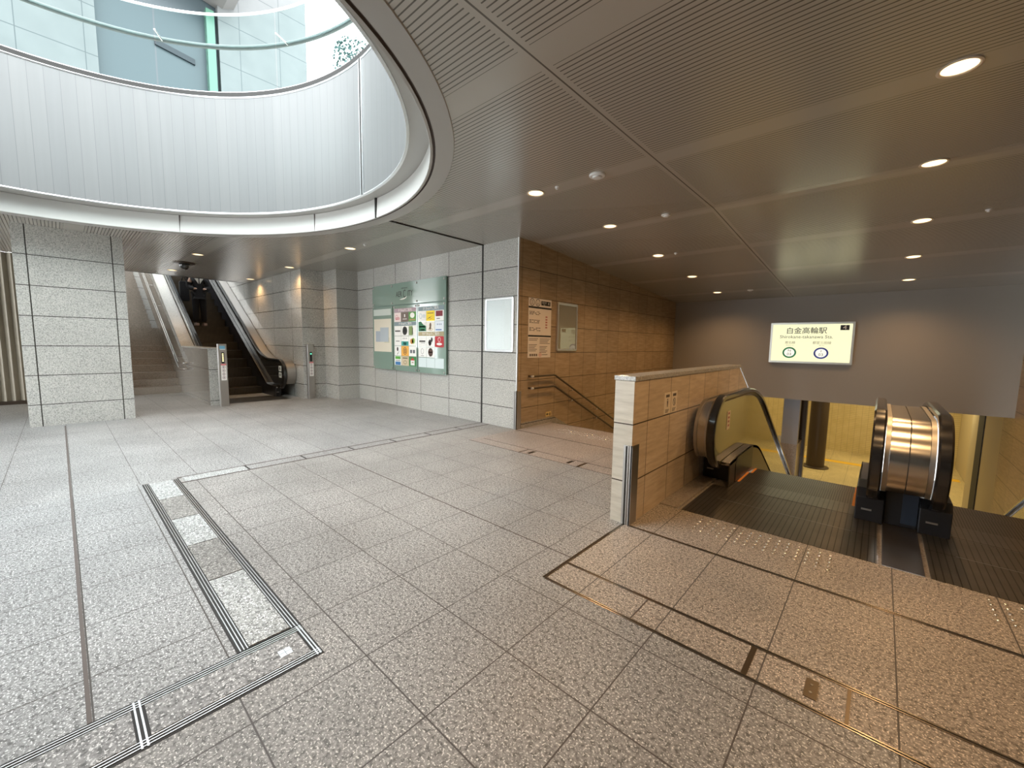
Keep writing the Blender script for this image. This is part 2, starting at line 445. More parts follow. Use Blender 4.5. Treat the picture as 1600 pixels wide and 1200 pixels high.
for i in (0, 1):
    for j in (0, 1): box(b, -1.919 + i * .026, -1.895 + i * .026, .575 + j * .026, .599 + j * .026, .0046, .0066)
single('marker_plate', b, M['alu'], 'small bright four-square metal plate set in the grey channel cover', 'floor plate')
t = thing('floor_socket', 'small dark rectangular floor socket cover between the bronze strips', 'floor socket', (-.109, 2.005, 0))
obj('cover', nb(-.131, -.087, 1.945, 2.066, -.002, .004), M['bronze'], t)
for y in (2.03, 1.98):
    b = B(); tube(b, [(-.109, y, .004), (-.109, y, .0055)], .006, 12); obj('screw', b, M['steel'], t)
for x, s in ((-3.285, 'left'), (-2.68, 'right')):
    t = thing('floor_slot', 'narrow dark slot plate let into the stair entrance floor, %s one of the pair' % s, 'floor slot', (x, 4.04, 0))
    obj('plate', nb(x - .022, x + .022, 3.975, 4.105, -.002, .003), M['bronze'], t)
    obj('slot', nb(x - .008, x + .008, 3.99, 4.09, .003, .0036), M['dark'], t)

# tactile studs
b = B(); lathe(b, [(.0105, 0), (.010, .003), (.0075, .005), (.003, .0058), (.0, .006)], (0, 0, 0), 12)
stud0 = finish('tactile_stud', b, plain('polished_stud', (.85, .83, .78), .18, 1.), smooth='all')
first = [True]
def studs(xs, ys, label, group, dx=0):
    for i, x in enumerate(xs):
        for j, y in enumerate(ys):
            if first[0]: o = stud0; first[0] = False
            else: o = stud0.copy(); C.objects.link(o)
            o.location = (x, y, 0.0005); tag(o, label, 'stud', group)
studs([-.984 + .0597 * i for i in range(15)], [3.208 + .0597 * j for j in range(5)], 'round steel stud in the tactile strip before the near escalator', 'studs before the near escalator')
studs([.565 + .0597 * i for i in range(9)], [3.222 + .0597 * j for j in range(5)], 'round steel stud in the tactile strip at the right picture edge', 'studs before the far right escalator')
studs([-3.86 + .0597 * i for i in range(19)], [5.33 + .0597 * j for j in range(5)], 'round steel stud in the tactile strip at the top of the stairs', 'studs at the top of the stairs down')

# ------------------------------------------------------------------ ceiling with the oval opening
TILT = math.radians(16)
RIM = (3.52, 3.16, -5.385, -.215, TILT); PAN = (3.23, 2.93, -5.38, -.14, TILT)
def oval(E, t, d=0., z=0.):
    a, b_, cx, cy, th = E; x, y = (a + d) * math.cos(t), (b_ + d) * math.sin(t)
    return (cx + math.cos(th) * x - math.sin(th) * y, cy + math.sin(th) * x + math.cos(th) * y, z)
NO = 144
TS = [2 * PI * k / NO for k in range(NO)]
def loft(prof, mi=None, closed=True):
    """prof: list of (oval, offset, z)"""
    bm = B(); uvl = bm.loops.layers.uv.new('UVMap')
    rows = [[bm.verts.new(oval(E_, t, d, z)) for t in TS] for E_, d, z in prof]
    L = [0.]
    for k in range(NO): L.append(L[-1] + (Vector(oval(prof[0][0], TS[k])) - Vector(oval(prof[0][0], TS[(k + 1) % NO]))).length)
    n = len(rows); rng = range(n) if closed else range(n - 1)
    for r in rng:
        q, w = rows[r], rows[(r + 1) % n]; z0, z1 = prof[r][2], prof[(r + 1) % n][2]
        for k in range(NO):
            f = bm.faces.new((q[k], q[(k + 1) % NO], w[(k + 1) % NO], w[k]))
            for lp, uv in zip(f.loops, ((L[k], z0), (L[k + 1], z0), (L[k + 1], z1), (L[k], z1))): lp[uvl].uv = uv
            if mi: f.material_index = mi[r]
    return bm
def holed(outer, holes, z):
    bm = B(); es = []
    for lp in [outer] + holes:
        vs = [bm.verts.new((p[0], p[1], z)) for p in lp]
        es += [bm.edges.new((vs[i], vs[(i + 1) % len(vs)])) for i in range(len(vs))]
    bmesh.ops.triangle_fill(bm, use_beauty=True, use_dissolve=False, edges=es, normal=(0, 0, 1))
    return bm
ZC, YF, SL, YB = 3.075, 5.40, -.0749, 11.65
bm = holed([(-14.1, -7), (7, -7), (7, YF), (-14.1, YF)], [[oval(RIM, t, .19) for t in TS]], ZC)
quad(bm, [(-6, YF, ZC), (7, YF, ZC), (7, YB, ZC + SL * (YB - YF)), (-6, YB, ZC + SL * (YB - YF))])
bmesh.ops.remove_doubles(bm, verts=bm.verts, dist=1e-4)
struct('ceiling', bm, M['ceiling'])
bm = holed([(-40, -12), (12, -12), (12, 16), (-40, 16)], [[oval(PAN, t, .10) for t in TS], [(-24, .8), (-14.3, .8), (-14.3, 3.95), (-24, 3.95)]], 4.97)
bm2 = holed([(-40, -12), (12, -12), (12, 16), (-40, 16)], [[oval(PAN, t, .10) for t in TS], [(-24, .8), (-14.3, .8), (-14.3, 3.95), (-24, 3.95)]], 4.90)
me = bpy.data.meshes.new('x'); bm2.to_mesh(me); bm.from_mesh(me); bm2.free(); bpy.data.meshes.remove(me)
struct('floor_upper', bm, M['granite_cope'])
# rim of the opening
bm = loft([(RIM, .205, 3.076), (RIM, .200, 3.066), (RIM, .045, 3.066), (RIM, .040, 3.080), (RIM, .026, 3.080), (RIM, .022, 3.062), (RIM, .0, 3.060), (RIM, -.004, 3.066), (RIM, .012, 3.32), (RIM, .05, 3.34), (RIM, .06, 3.15)], mi=[0, 0, 1, 1, 1, 0, 0, 2, 0, 0, 0])
o = struct('trim_%d' % (tn[0] + 1), bm, [M['rim'], M['seam'], M['fascia']], smooth=True); tn[0] += 1
bm = loft([(RIM, .05, 3.325), (PAN, .0, 3.325), (PAN, .0, 3.345), (RIM, .05, 3.345)])
struct('trim_%d' % (tn[0] + 1), bm, M['rim'], smooth=True); tn[0] += 1
bm = loft([(PAN, -.006, 3.315), (PAN, -.010, 3.325), (PAN, -.006, 3.338), (PAN, .02, 3.338), (PAN, .02, 3.315)])
struct('trim_%d' % (tn[0] + 1), bm, M['alu'], smooth=True); tn[0] += 1
bm = loft([(PAN, 0, 3.335), (PAN, 0, 4.985), (PAN, .09, 4.985), (PAN, .09, 3.335)])
struct('wall_void', bm, M['panel_wall'], smooth=True)
# vertical joint through panels and fascia, in line with the expansion joint
def oval_at_x(E_, x, d=0):
    best = min((abs(oval(E_, t / 4000 * PI, d)[0] - x), t / 4000 * PI) for t in range(0, 4000)); return best[1]
tj = oval_at_x(PAN, -5.235)
def rad(E_, t, d0, d1, z0, z1, hw):
    b = B(); p = Vector(oval(E_, t)); q = Vector(oval(E_, t + .002)); tg = (q - p).normalized(); n = Vector((tg.y, -tg.x, 0))
    ps = [p + tg * s * hw + n * d for s, d in ((-1, d0), (1, d0), (1, d1), (-1, d1))]
    prism(b, [(v.x, v.y) for v in ps], lambda v, z: (v[0], v[1], z), z0, z1); return b
b = rad(PAN, tj, -.012, .03, 3.33, 5.0, .022); trim(b, M['dark'])
for s in (-1, 1):
    b = rad(PAN, tj + s * .0085, -.016, .03, 3.33, 5.0, .006); trim(b, M['alu'])
tj2 = oval_at_x(RIM, -5.19)
trim(rad(RIM, tj2, -.012, .03, 3.062, 3.32, .014), M['dark'])
for x in (-8.3, -6.55):
    trim(rad(RIM, oval_at_x(RIM, x), -.005, .02, 3.068, 3.32, .003), M['seam'])
trim(nb(-5.204, -5.176, 3.17, 4.96, 3.062, 3.074), M['dark'])

# glass balustrade round the opening, upstairs
t = thing('glass_balustrade', 'curved frameless glass balustrade with round handrail around the oval opening upstairs', 'balustrade', (-5.38, -.14, 4.97))
obj('base_rail', loft([(PAN, -.004, 4.985), (PAN, -.012, 5.0), (PAN, -.004, 5.012), (PAN, .03, 5.012), (PAN, .03, 4.985)]), M['alu'], t, smooth=True)
obj('base_gasket', loft([(PAN, -.006, 5.008), (PAN, -.006, 5.07), (PAN, .06, 5.07), (PAN, .06, 5.008)]), M['dark'], t, smooth=True)
obj('clamp_rail', loft([(PAN, .004, 5.07), (PAN, .004, 5.082), (PAN, .05, 5.082), (PAN, .05, 5.07)]), M['alu'], t, smooth=True)
tg0 = [oval_at_x(PAN, -8.158), oval_at_x(PAN, -6.907), oval_at_x(PAN, -5.185)]
d = tg0[0] - tg0[1]; joints = sorted([tg0[1] + d * k for k in range(0, 5)] + [tg0[2]] + [tg0[2] - d * k for k in range(1, 12)])
joints = [j for j in joints if j > joints[-1] - 2 * PI + .12]
for j0, j1 in zip(joints, joints[1:] + [joints[0] + 2 * PI]):
    b = B(); n = 10; ring = []
    for k in range(n + 1):
        u = j0 + .004 + (j1 - j0 - .008) * k / n
        ring.append([b.verts.new(oval(PAN, u, dd, z)) for dd, z in ((.02, 5.06), (.02, 6.16), (.034, 6.16), (.034, 5.06))])
    for q, w in zip(ring, ring[1:]):
        for k in range(4): b.faces.new((q[k], q[(k + 1) % 4], w[(k + 1) % 4], w[k]))
    b.faces.new(ring[0]); b.faces.new(ring[-1])
    obj('glass_pane', b, M['glass'], t, smooth=True)
hr = [oval(PAN, u, .28, 5.88) for u in TS]
b = B(); tube(b, hr + [hr[0]], .034, 10, cap=False); obj('handrail', b, plain('satin_tube', (.13, .135, .13), .45, .6), t, smooth='all')
obj('top_cap', loft([(PAN, .014, 6.15), (PAN, .014, 6.172), (PAN, .04, 6.172), (PAN, .04, 6.15)]), M['alu'], t, smooth=True)
for j in joints:
    p = Vector(oval(PAN, j, .03, 5.86)); q = Vector(oval(PAN, j, .28, 5.86))
    b = B(); tube(b, [p, q], .012, 8); obj('bracket', b, M['steel'], t, smooth=True)

# ------------------------------------------------------------------ walls
P_Y1, P_X1, P_Y2 = 4.44, -9.58, 3.915
bm = B()
def wallpoly(bm, pts, z0, z1, mis):
    for (p, q), mi in zip(zip(pts, pts[1:]), mis):
        quad(bm, [(p[0], p[1], z0), (q[0], q[1], z0), (q[0], q[1], z1), (p[0], p[1], z1)], mi)
wallpoly(bm, [(XT, YG), (P_X1, YG), (P_X1, P_Y1), (-10.285, P_Y1), (-10.285, P_Y2), (-24, P_Y2)], 0, 3.2, [0, 1, 1, 1, 2])
quad(bm, [(-14.1, P_Y2, 3.2), (-24, P_Y2, 3.2), (-24, P_Y2, 6.2), (-14.1, P_Y2, 6.2)], 2)
bmesh.ops.remove_doubles(bm, verts=bm.verts, dist=1e-4)
struct('wall_back', bm, [M['granite_back'], M['granite_pil'], M['granite_side']])
trim(nb(-5.212, -5.178, YG - .004, YG + .03, 0, ZC), M['dark'])          # expansion joint in the wall
struct('wall_stair_back', nb(-24.3, -24, .5, 4.2, 0, 9), M['granite_side'])
bm = B(); box(bm, -24, -13.3, .72, .86, 0, 6.2); struct('wall_stair_left', bm, M['granite_side'])
bm = B(); quad(bm, [(XT, YG, 0), (XT, 13, 0), (XT, 13, 3.1), (XT, YG, 3.1)]); quad(bm, [(XT, YG, -3), (XT, 13, -3), (XT, 13, 0), (XT, YG, 0)])
bmesh.ops.remove_doubles(bm, verts=bm.verts, dist=1e-4)
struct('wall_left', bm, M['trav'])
struct('wall_lintel', nb(-14.3, -14.1, .86, P_Y2, ZC, 5.0), M['umber'])
struct('baseboard_left', prism(B(), [(5.08, 0), (5.90, 0), (6.474, -.33), (6.474, -.135), (6.009, .091), (5.08, .091)], lambda p, a: (a, p[0], p[1]), XT, XT + .012), M['granite_low'])
# corner trim of the granite corner
trim(nb(XT - .004, XT + .012, YG - .012, YG + .02, .64, ZC), M['alu'])
# hanging bulkhead over the escalators
bm = nb(XT, 1.9, YB, YB + .3, .19, 2.62); struct('wall_bulkhead', bm, M['grey_panel'] if False else plain('bulkhead_panel', (.31, .285, .25), .5))
# right wall
bm = B(); quad(bm, [(1.9, 3.6, -3.2), (1.9, 12.5, -3.2), (1.9, 12.5, 3.1), (1.9, 3.6, 3.1)]); struct('wall_right', bm, trav_mat('travertine_right', cols=(.94, 12.5), rows=(.465, -.145)))
struct('wall_right_lower', nb(1.9, 2.0, 12.5, 14.2, -3.2, .3), M['beige'])
struct('trim_%d' % (tn[0] + 1), nb(1.88, 1.98, 14.2, 14.87, -3.2, .3), M['dark']); tn[0] += 1
struct('wall_right_pier', nb(1.88, 2.4, 14.87, 15.72, -3.2, .3), M['beige'])
struct('wall_right_far', nb(2.4, 2.5, 15.7, 22.5, -3.2, .3), M['beige'])
struct('wall_fill_blocker', nb(-5, 7, -7.1, -7, 0, 3.2), M['granite_pil'])  # unseen wall added behind the camera to cut sky fill on the right
struct('wall_east', nb(7, 7.1, -7, 13, 0, 3.2), M['granite_pil'])
struct('wall_right_return', nb(1.9, 7, 5.9, 6.0, 0, 3.1), M['trav_end'])
# lower concourse
bm = B(); quad(bm, [(-9, 10.6, -3), (3, 10.6, -3), (3, 22.5, -3), (-9, 22.5, -3)]); struct('floor_lower', bm, M['lower_floor'])
struct('wall_lower_far', nb(-9, 3, 22.4, 22.6, -3.2, .4), M['tile'])
struct('ceiling_lower', nb(-9, 3, 11.96, 22.5, .3, .4), M['beige'])
struct('wall_lower_left', nb(-9.1, -9, 10, 22.5, -3.2, .4), M['beige'])
bm = nb(XT - 5, XT - .01, 12.9, 13, -3.2, .4); struct('wall_lower_return', bm, M['beige'])
struct('trim_%d' % (tn[0] + 1), nb(-9, 2.3, 20.0, 20.35, -3.0, -2.994), M['yellow_line']); tn[0] += 1
struct('trim_%d' % (tn[0] + 1), nb(XT, -1.545, 5.88, 5.90, -.2, 0.001), M['seam']); tn[0] += 1
# slatted screen far left
b = B(); nn = 60; pts = []
for k in range(nn * 6 + 1):
    y = -.36 - k * .12 / 6; pts.append((-13.2 - .035 * math.cos(2 * PI * k / 6), y))
for p, q in zip(pts, pts[1:]): quad(b, [(p[0], p[1], .07), (q[0], q[1], .07), (q[0], q[1], ZC - .002), (p[0], p[1], ZC - .002)])
bmesh.ops.remove_doubles(b, verts=b.verts, dist=1e-4)
t = thing('slatted_screen', 'tan vertical slatted metal screen at the far left behind the pillar', 'screen', (-13.2, -2, 0))
obj('slats', b, M['corrug'], t); obj('sill', nb(-13.24, -13.12, -7, -.36, 0, .07), M['umber'], t)

# ------------------------------------------------------------------ pillar
t = thing('pillar', 'broad square pillar clad in polished grey granite beside the stairs', 'pillar', (-10.2, .23, 0))
obj('cladding', nb(-10.9, -9.65, -.376, .83, 0, ZC), M['granite_pillar'], t)
# ------------------------------------------------------------------ divider wall
t = thing('divider_wall', 'low travertine divider wall with stone coping between the stairs and escalator', 'divider wall', (-1.455, 2.925, 0))
prof = [(2.925, -.3), (13.2, -3.2), (13.2, -3.0), (6.02, 1.14), (2.925, 1.14)]
b = prism(B(), [(2.925, 0), (5.9, -.05), (11.5, -3.0), (11.94, -3.0), (11.94, -2.285), (6.02, 1.137), (2.925, 1.137)], lambda p, a: (a, p[0], p[1]), -1.535, XD)
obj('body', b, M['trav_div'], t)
obj('end_face', nb(-1.535, XD, 2.920, 2.926, 0, 1.135), M['trav_end'], t)
cp = [(2.915, 1.137), (6.02, 1.137), (11.94, -2.285), (11.94, -2.242), (6.03, 1.176), (2.915, 1.176)]
obj('coping', prism(B(), cp, lambda p, a: (a, p[0], p[1]), -1.545, -1.365), M['granite_cope'], t, bev=.006)
b = B(); box(b, -1.437, XD + .008, 2.911, 2.921, 0, .635); box(b, XD - .002, XD + .010, 2.911, 3.03, 0, .635)
box(b, -1.418, -1.408, 2.906, 2.911, 0, .63, 1); box(b, -1.398, -1.392, 2.904, 2.911, 0, .635)
obj('corner_guard', b, [M['steel_dull'], M['dark']], t)
t = thing('corner_guard', 'brushed steel corner guard at the foot of the granite wall corner', 'corner guard', (XT, YG, 0))
b = B(); box(b, -4.435, XT + .010, YG - .010, YG, 0, .63); box(b, XT, XT + .010, YG - .010, 5.075, 0, .63)
obj('plate', b, M['steel_dull'], t)
b = B(); box(b, -4.408, -4.400, YG - .013, YG - .010, 0, .63); obj('groove', b, M['dark'], t)

# ------------------------------------------------------------------ handrail beside the stairs down
def bend(pts, r=.12, n=6):
    out = [Vector(pts[0])]
    for a, p, c in zip(pts, pts[1:], pts[2:]):
        a, p, c = Vector(a), Vector(p), Vector(c); u = (a - p).normalized(); v = (c - p).normalized()
        rr = min(r, (a - p).length / 2, (c - p).length / 2); s, e = p + u * rr, p + v * rr
        for k in range(n + 1):
            q = k / n; out.append(s * (1 - q) ** 2 + p * 2 * q * (1 - q) + e * q * q)
    return out + [Vector(pts[-1])]
for z, s in ((.865, 'upper'), (.665, 'lower')):
    t = thing('handrail', '%s brown tubular handrail on the travertine wall descending the stairs' % s, 'handrail', (XT, 5.3, z), 'wall handrails beside the stairs down')
    b = B(); tube(b, bend([(XT + .002, 5.27, z), (XT + .08, 5.27, z), (XT + .08, 5.90, z), (XT + .08, 11.0, z - 5.1 * .487)], .05), .017, 10)
    obj('rail', b, M['bronze'], t, smooth='all')
    b = B(); tube(b, [(XT + .08, 5.255, z), (XT + .08, 5.30, z)], .0185, 12); obj('end_cap', b, M['alu'], t, smooth=True)
    for y in (6.48, 7.42, 8.4):
        zz = z - (y - 5.9) * .487; b = B(); tube(b, bend([(XT, y, zz - .05), (XT + .08, y, zz - .05), (XT + .08, y, zz - .01)], .03), .008, 8); obj('bracket', b, M['alu'], t, smooth='all')
# stairs down
t = thing('staircase', 'stone staircase descending beside the travertine wall to the lower concourse', 'stairs', (-2.95, 5.9, 0))
for k in range(17):
    y0 = 5.9 + .30 * k; z1 = -.17 * (k + 1)
    obj('step', nb(XT + .002, -1.54, y0, y0 + .32, -3.1, z1), M['granite_step'], t)

# ------------------------------------------------------------------ stairs up, parapet, railing
t = thing('staircase', 'dark stone staircase climbing to daylight behind the granite pillar', 'stairs', (-13.5, 1.4, 0))
X0 = -13.5
for k in range(10): obj('step', nb(X0 - .3 * k - .32, X0 - .3 * k, .862, 2.075, 0, .17 * (k + 1)), M['granite_step'], t)
obj('landing', nb(-17.8, -16.5, .862, 2.075, 1.5, 1.7), M['granite_step'], t)
for k in range(19): obj('step', nb(-17.8 - .3 * k - .32, -17.8 - .3 * k, .862, 2.075, 1.7, 1.7 + .17 * (k + 1)), M['granite_step'], t)
t = thing('parapet_wall', 'polished granite parapet between the climbing stairs and the far escalator', 'parapet wall', (-11, 2.2, 0))
pp = [(-10.45, 0), (-10.45, 1.195), (-13.1, 1.195), (-21.5, 6.04), (-21.5, 4.6), (-13.6, 0)]
obj('body', prism(B(), pp, lambda p, a: (p[0], a, p[1]), 2.076, 2.33), M['granite_low'], t)
obj('end_face', nb(-10.455, -10.445, 2.078, 2.328, 0, 1.195), granite_mat('granite_end', rows=(.66, .10), rough=.25), t)
cp = [(-10.43, 1.195), (-13.1, 1.195), (-21.5, 6.04), (-21.5, 6.075), (-13.11, 1.222), (-10.43, 1.222)]
obj('coping', prism(B(), cp, lambda p, a: (p[0], a, p[1]), 2.066, 2.333), M['granite_cope'], t, bev=.004)
t = thing('handrail', 'pair of joined steel tube handrails on the parapet of the climbing stairs', 'handrail', (-12.4, 1.98, .8))
for z in (.815, .675):
    b = B(); tube(b, bend([(-12.38, 2.074, z), (-12.40, 1.98, z), (-13.05, 1.98, z), (-20, 1.98, z + 6.95 * .553)], .08), .018, 10); obj('rail', b, M['steel'], t, smooth='all')
for x in (-13.6, -14.9, -16.2, -17.5):
    z = .675 + (-13.05 - x) * .553; b = B(); tube(b, [(x, 2.076, z - .05), (x, 1.98, z - .05), (x, 1.98, z + .14)], .009, 8); obj('bracket', b, M['steel'], t, smooth=True)

# ------------------------------------------------------------------ escalators
def smooth_path(pts, r=.55, n=10):
    out = [pts[0]]
    for a, p, c in zip(pts, pts[1:], pts[2:]):
        a, p, c = Vector(a), Vector(p), Vector(c); u = (a - p).normalized(); v = (c - p).normalized()
        rr = min(r, (a - p).length * .49, (c - p).length * .49); s, e = p + u * rr, p + v * rr
        for k in range(n + 1):
            q = k / n; w = s * (1 - q) ** 2 + p * 2 * q * (1 - q) + e * q * q; out.append((w.x, w.y))
    return out + [pts[-1]]
def norms(path):
    ns = []
    for i, p in enumerate(path):
        a = Vector(path[max(i - 1, 0)]); c = Vector(path[min(i + 1, len(path) - 1)]); d = (c - a).normalized(); ns.append((-d.y, d.x))
    return ns
def band(bm, path, n0, n1, u0, u1, T, rnd=0.):
    ns = norms(path); rows = []
    for (s, z), (a, c) in zip(path, ns):
        if rnd: sec = [(u0, n0), (u1, n0), (u1, n1 - rnd), (u1 - rnd, n1), (u0 + rnd, n1), (u0, n1 - rnd)]
        else: sec = [(u0, n0), (u1, n0), (u1, n1), (u0, n1)]
        rows.append([bm.verts.new(T(u, s + a * n, z + c * n)) for u, n in sec])
    m = len(rows[0])
    for q, w in zip(rows, rows[1:]):
        for k in range(m): bm.faces.new((q[k], q[(k + 1) % m], w[(k + 1) % m], w[k]))
    bm.faces.new(rows[0]); bm.faces.new(rows[-1][::-1]); return bm
def arc(cs, cz, r, a0, a1, n=18): return [(cs + r * math.cos(a0 + (a1 - a0) * k / n), cz + r * math.sin(a0 + (a1 - a0) * k / n)) for k in range(n + 1)]

def escalator(name, label, T, g, s_new, s_bend, s_step, s_end, mats, left=True, right=True, ub=.583, box_s=(.6, .3), comb=None, n_step=12, wide=None):
    """g = +1 climbs, -1 descends along s"""
    loc = T(0, s_new + .5, 0); t = thing(name, label, 'escalator', loc)
    r, zc = .36, .565; cs = s_new + r; zt = zc + r; tan = .577 * g
    zend = zt + (s_end - s_bend) * tan
    path = arc(cs, zc, r, -PI * .55, -PI * 1.5, 22)[:-1] + smooth_path([(cs, zt), (s_bend, zt), (s_end, zend), (s_end + 1.6, zend)], .6)
    dk = .27; s_dk = s_bend - .12 * g * 0 + (.0 if g < 0 else -.42)
    s_dk = (s_bend - .25) if g < 0 else s_bend - .55
    dpath = smooth_path([(cs + .02, dk - .02), (cs + .5, dk), (s_dk, dk), (s_end, dk + (s_end - s_dk) * tan), (s_end + 1.6, dk + (s_end - s_dk) * tan)], .45)
    for sd, on in ((-1, left), (1, right)):
        if not on: continue
        u0, u1 = sorted((sd * (ub - .038), sd * (ub + .038)))
        bs = box_s[0] if sd < 0 else box_s[1]
        bl = obj('balustrade', B(), mats['panel'], t)
        # panel inside the belt
        inner = [(s + a * -.035, z + c * -.035) for (s, z), (a, c) in zip(path, norms(path))]
        low = [(s, z - .02) for s, z in dpath]
        bm = B(); prism(bm, inner + low[::-1], lambda p, u: T(u, p[0], p[1]), sd * ub - .006, sd * ub + .006)
        bmesh.ops.recalc_face_normals(bm, faces=bm.faces)
        bmesh.ops.translate(bm, verts=bm.verts, vec=-LOC[t]); bm.to_mesh(bl.data); bm.free()
        if not bl.data.materials: bl.data.materials.append(mats['panel'])
        obj('panel_frame', band(B(), path, -.062, -.030, sd * ub - .012, sd * ub + .012, T), mats['trim'], bl, smooth=True)
        obj('handrail', band(B(), path, -.030, .012, u0, u1, T, .012), M['rubber'], t, smooth=True)
        q0, q1 = sorted((sd * (ub - .012), sd * (ub - .095)))
        obj('deck', band(B(), dpath, -.03, .0, q0, q1, T), mats['deck'], t, smooth=True)
        k0, k1 = sorted((sd * (ub - .095), sd * (ub - .085)))
        low2 = [(dpath[0][0], -.02)] + [(s, z - (.30 if s < s_bend - (.6 if g > 0 else 0) else 1.1)) for s, z in dpath] + [(dpath[-1][0], dpath[-1][1] - 1.1)]
        bm = B(); prism(bm, dpath + low2[::-1], lambda p, u: T(u, p[0], p[1]), k0, k1); obj('skirt', bm, mats['skirt'], t)
        # black inlet housing where the belt goes in
        h0, h1 = sorted((sd * (ub - .10), sd * (ub + .055)))
        if wide and sd in wide: h0, h1 = sorted((sd * (ub - .10), sd * wide[sd]))
        bm = B(); s0 = s_new + bs; hp = [(s0, 0), (s0 - .01, .20), (s0 + .06, .262), (s0 + .75, .262), (s0 + .75, 0)]
        prism(bm, hp, lambda p, u: T(u, p[0], p[1]), h0, h1); ib = obj('handrail_inlet', bm, M['black'], t, bev=.008)
        bm = B(); prism(bm, [(s0 - .016, .095), (s0 - .006, .095), (s0 - .006, .108), (s0 - .016, .108)], lambda p, u: T(u, p[0], p[1]), h0 + .04, h0 + .105); obj('slot_plate', bm, M['steel_dull'], ib)
    uw = ub - .10
    f0, f1, c0 = comb
    uo = ub + .05
    bm = B(); prism(bm, [(f0, -.01), (c0[0], -.01), (c0[0], .003), (f0, .003)], lambda p, u: T(u, p[0], p[1]), -uo, uo); obj('landing_plate', bm, mats['plate'], t)
    bm = B(); prism(bm, [(c0[0] + .004, -.01), (c0[1], -.01), (c0[1], .003), (c0[0] + .004, .003)], lambda p, u: T(u, p[0], p[1]), -uo, uo); obj('landing_plate', bm, mats['plate'], t)
    bm = B(); prism(bm, [(c0[1] + .004, -.01), (f1, -.02), (f1, -.004), (c0[1] + .02, .006), (c0[1] + .004, .006)], lambda p, u: T(u, p[0], p[1]), -uw, uw); obj('comb_plate', bm, mats['plate'], t)
    for s in (c0[0], c0[1]):
        bm = B(); prism(bm, [(s, .0), (s + .006, .0), (s + .006, .0042), (s, .0042)], lambda p, u: T(u, p[0], p[1]), -uw, uw); obj('edge_strip', bm, M['steel_dull'], t)
    for k in range(-2, n_step):
        a = s_step + .4 * k
        if g > 0:
            z1 = .2308 * max(k + 1, 0) if k >= 1 else (.0, 0.0, .09)[k + 2] if k < 1 else 0
            if k == 0: z1 = .17
            if k >= 1: z1 = .17 + .2308 * k
            pr = [(a, -.35 + z1), (a + .4, -.35 + z1), (a + .4, z1 - .004), (a, z1 - .004)]
        else:
            z1 = (-.004, -.004, -.05)[k + 2] if k < 1 else -.05 - .16 - .2308 * (k - 1)
            pr = [(a, z1 - .35), (a + .4, z1 - .35), (a + .4, z1), (a, z1)]
        bm = B(); prism(bm, pr, lambda p, u: T(u, p[0], p[1]), -uw + .004, uw - .004)
        st = obj('step', bm, mats['tread'], t)
        if g < 0:
            for sd in (-1, 1):
                q0, q1 = sorted((sd * (uw - .004), sd * (uw - .026)))
                bm = B(); prism(bm, [(a, z1), (a + .4, z1), (a + .4, z1 + .0015), (a, z1 + .0015)], lambda p, u: T(u, p[0], p[1]), q0, q1); obj('edge_line', bm, M['orange'], st)
    return t, path
# near pair, going down along +Y
m_near = dict(panel=M['olive'], trim=M['bronze'], deck=M['steel'], skirt=M['bronze'], plate=M['plate_x'], tread=M['tread_x'])
TL = lambda u, s, z: (-.55 + u, s, z); TR = lambda u, s, z: (.97 + u, s, z)
cmb = (3.53, 4.77, (4.03, 4.43))
_, npath = escalator('escalator', 'descending escalator beside the travertine divider wall with olive side panel', TL, -1, 4.05, 5.87, 5.17, 11.0, m_near, comb=cmb, box_s=(.6, .32), wide={-1: .80, 1: .66})
escalator('escalator', 'descending escalator at the right picture edge next to the steel drum', TR, -1, 4.05, 5.87, 5.17, 11.0, m_near, comb=cmb, box_s=(.32, .6), wide={-1: .66, 1: .80})
# steel cladding between the belts
def cladding(label, u0, u1, seam=True, loc=(0, 4.3, 0)):
    I = lambda u, s, z: (u, s, z)
    t = thing('escalator_cladding', label, 'steel cladding', loc)
    k0 = 4
    obj('drum', band(B(), npath[k0:], -.12, -.050, u0 + .03, u1 - .03, I), M['steel'], t, smooth=True)
    for a, c in ((u0, u0 + .028), (u1 - .028, u1)): obj('edge_trim', band(B(), npath[k0:], -.12, -.042, a, c, I), M['steel_dull'], t, smooth=True)
    if seam: obj('seam', band(B(), npath[k0:], -.07, -.0492, (u0 + u1) / 2 - .003, (u0 + u1) / 2 + .003, I), M['dark'], t)
    return t
cladding('curved brushed steel drum between the two black escalator belts', .075, .345)
cladding('narrow curved steel cladding between the divider wall and the left escalator belt', -1.30, -1.172, False, (-1.24, 4.3, 0))
t = thing('inlet_cabinet', 'dark cabinet front low between the belts under the steel drum', 'cabinet', (.21, 4.45, 0))
obj('front', nb(.113, .307, 4.42, 5.2, 0, .33), M['black'], t, bev=.006); obj('door', nb(.215, .305, 4.412, 4.42, .03, .31), plain('dark_blue_steel', (.03, .045, .07), .4, .3), t)
single('middle_plate', nb(.109, .311, 3.535, 4.41, -.006, .004), plate_mat('plain_plate', 1, 9, .0001, base=(.13, .11, .095)), 'smooth dark steel floor plate between the two escalator landings', 'floor plate')
struct('baseboard_right', nb(XD, XD + .16, 3.53, 4.62, -.01, .008), M['granite_step'])
struct('trim_%d' % (tn[0] + 1), nb(1.6, 1.9, 3.53, 6.2, -.01, .004), M['plate_x']); tn[0] += 1
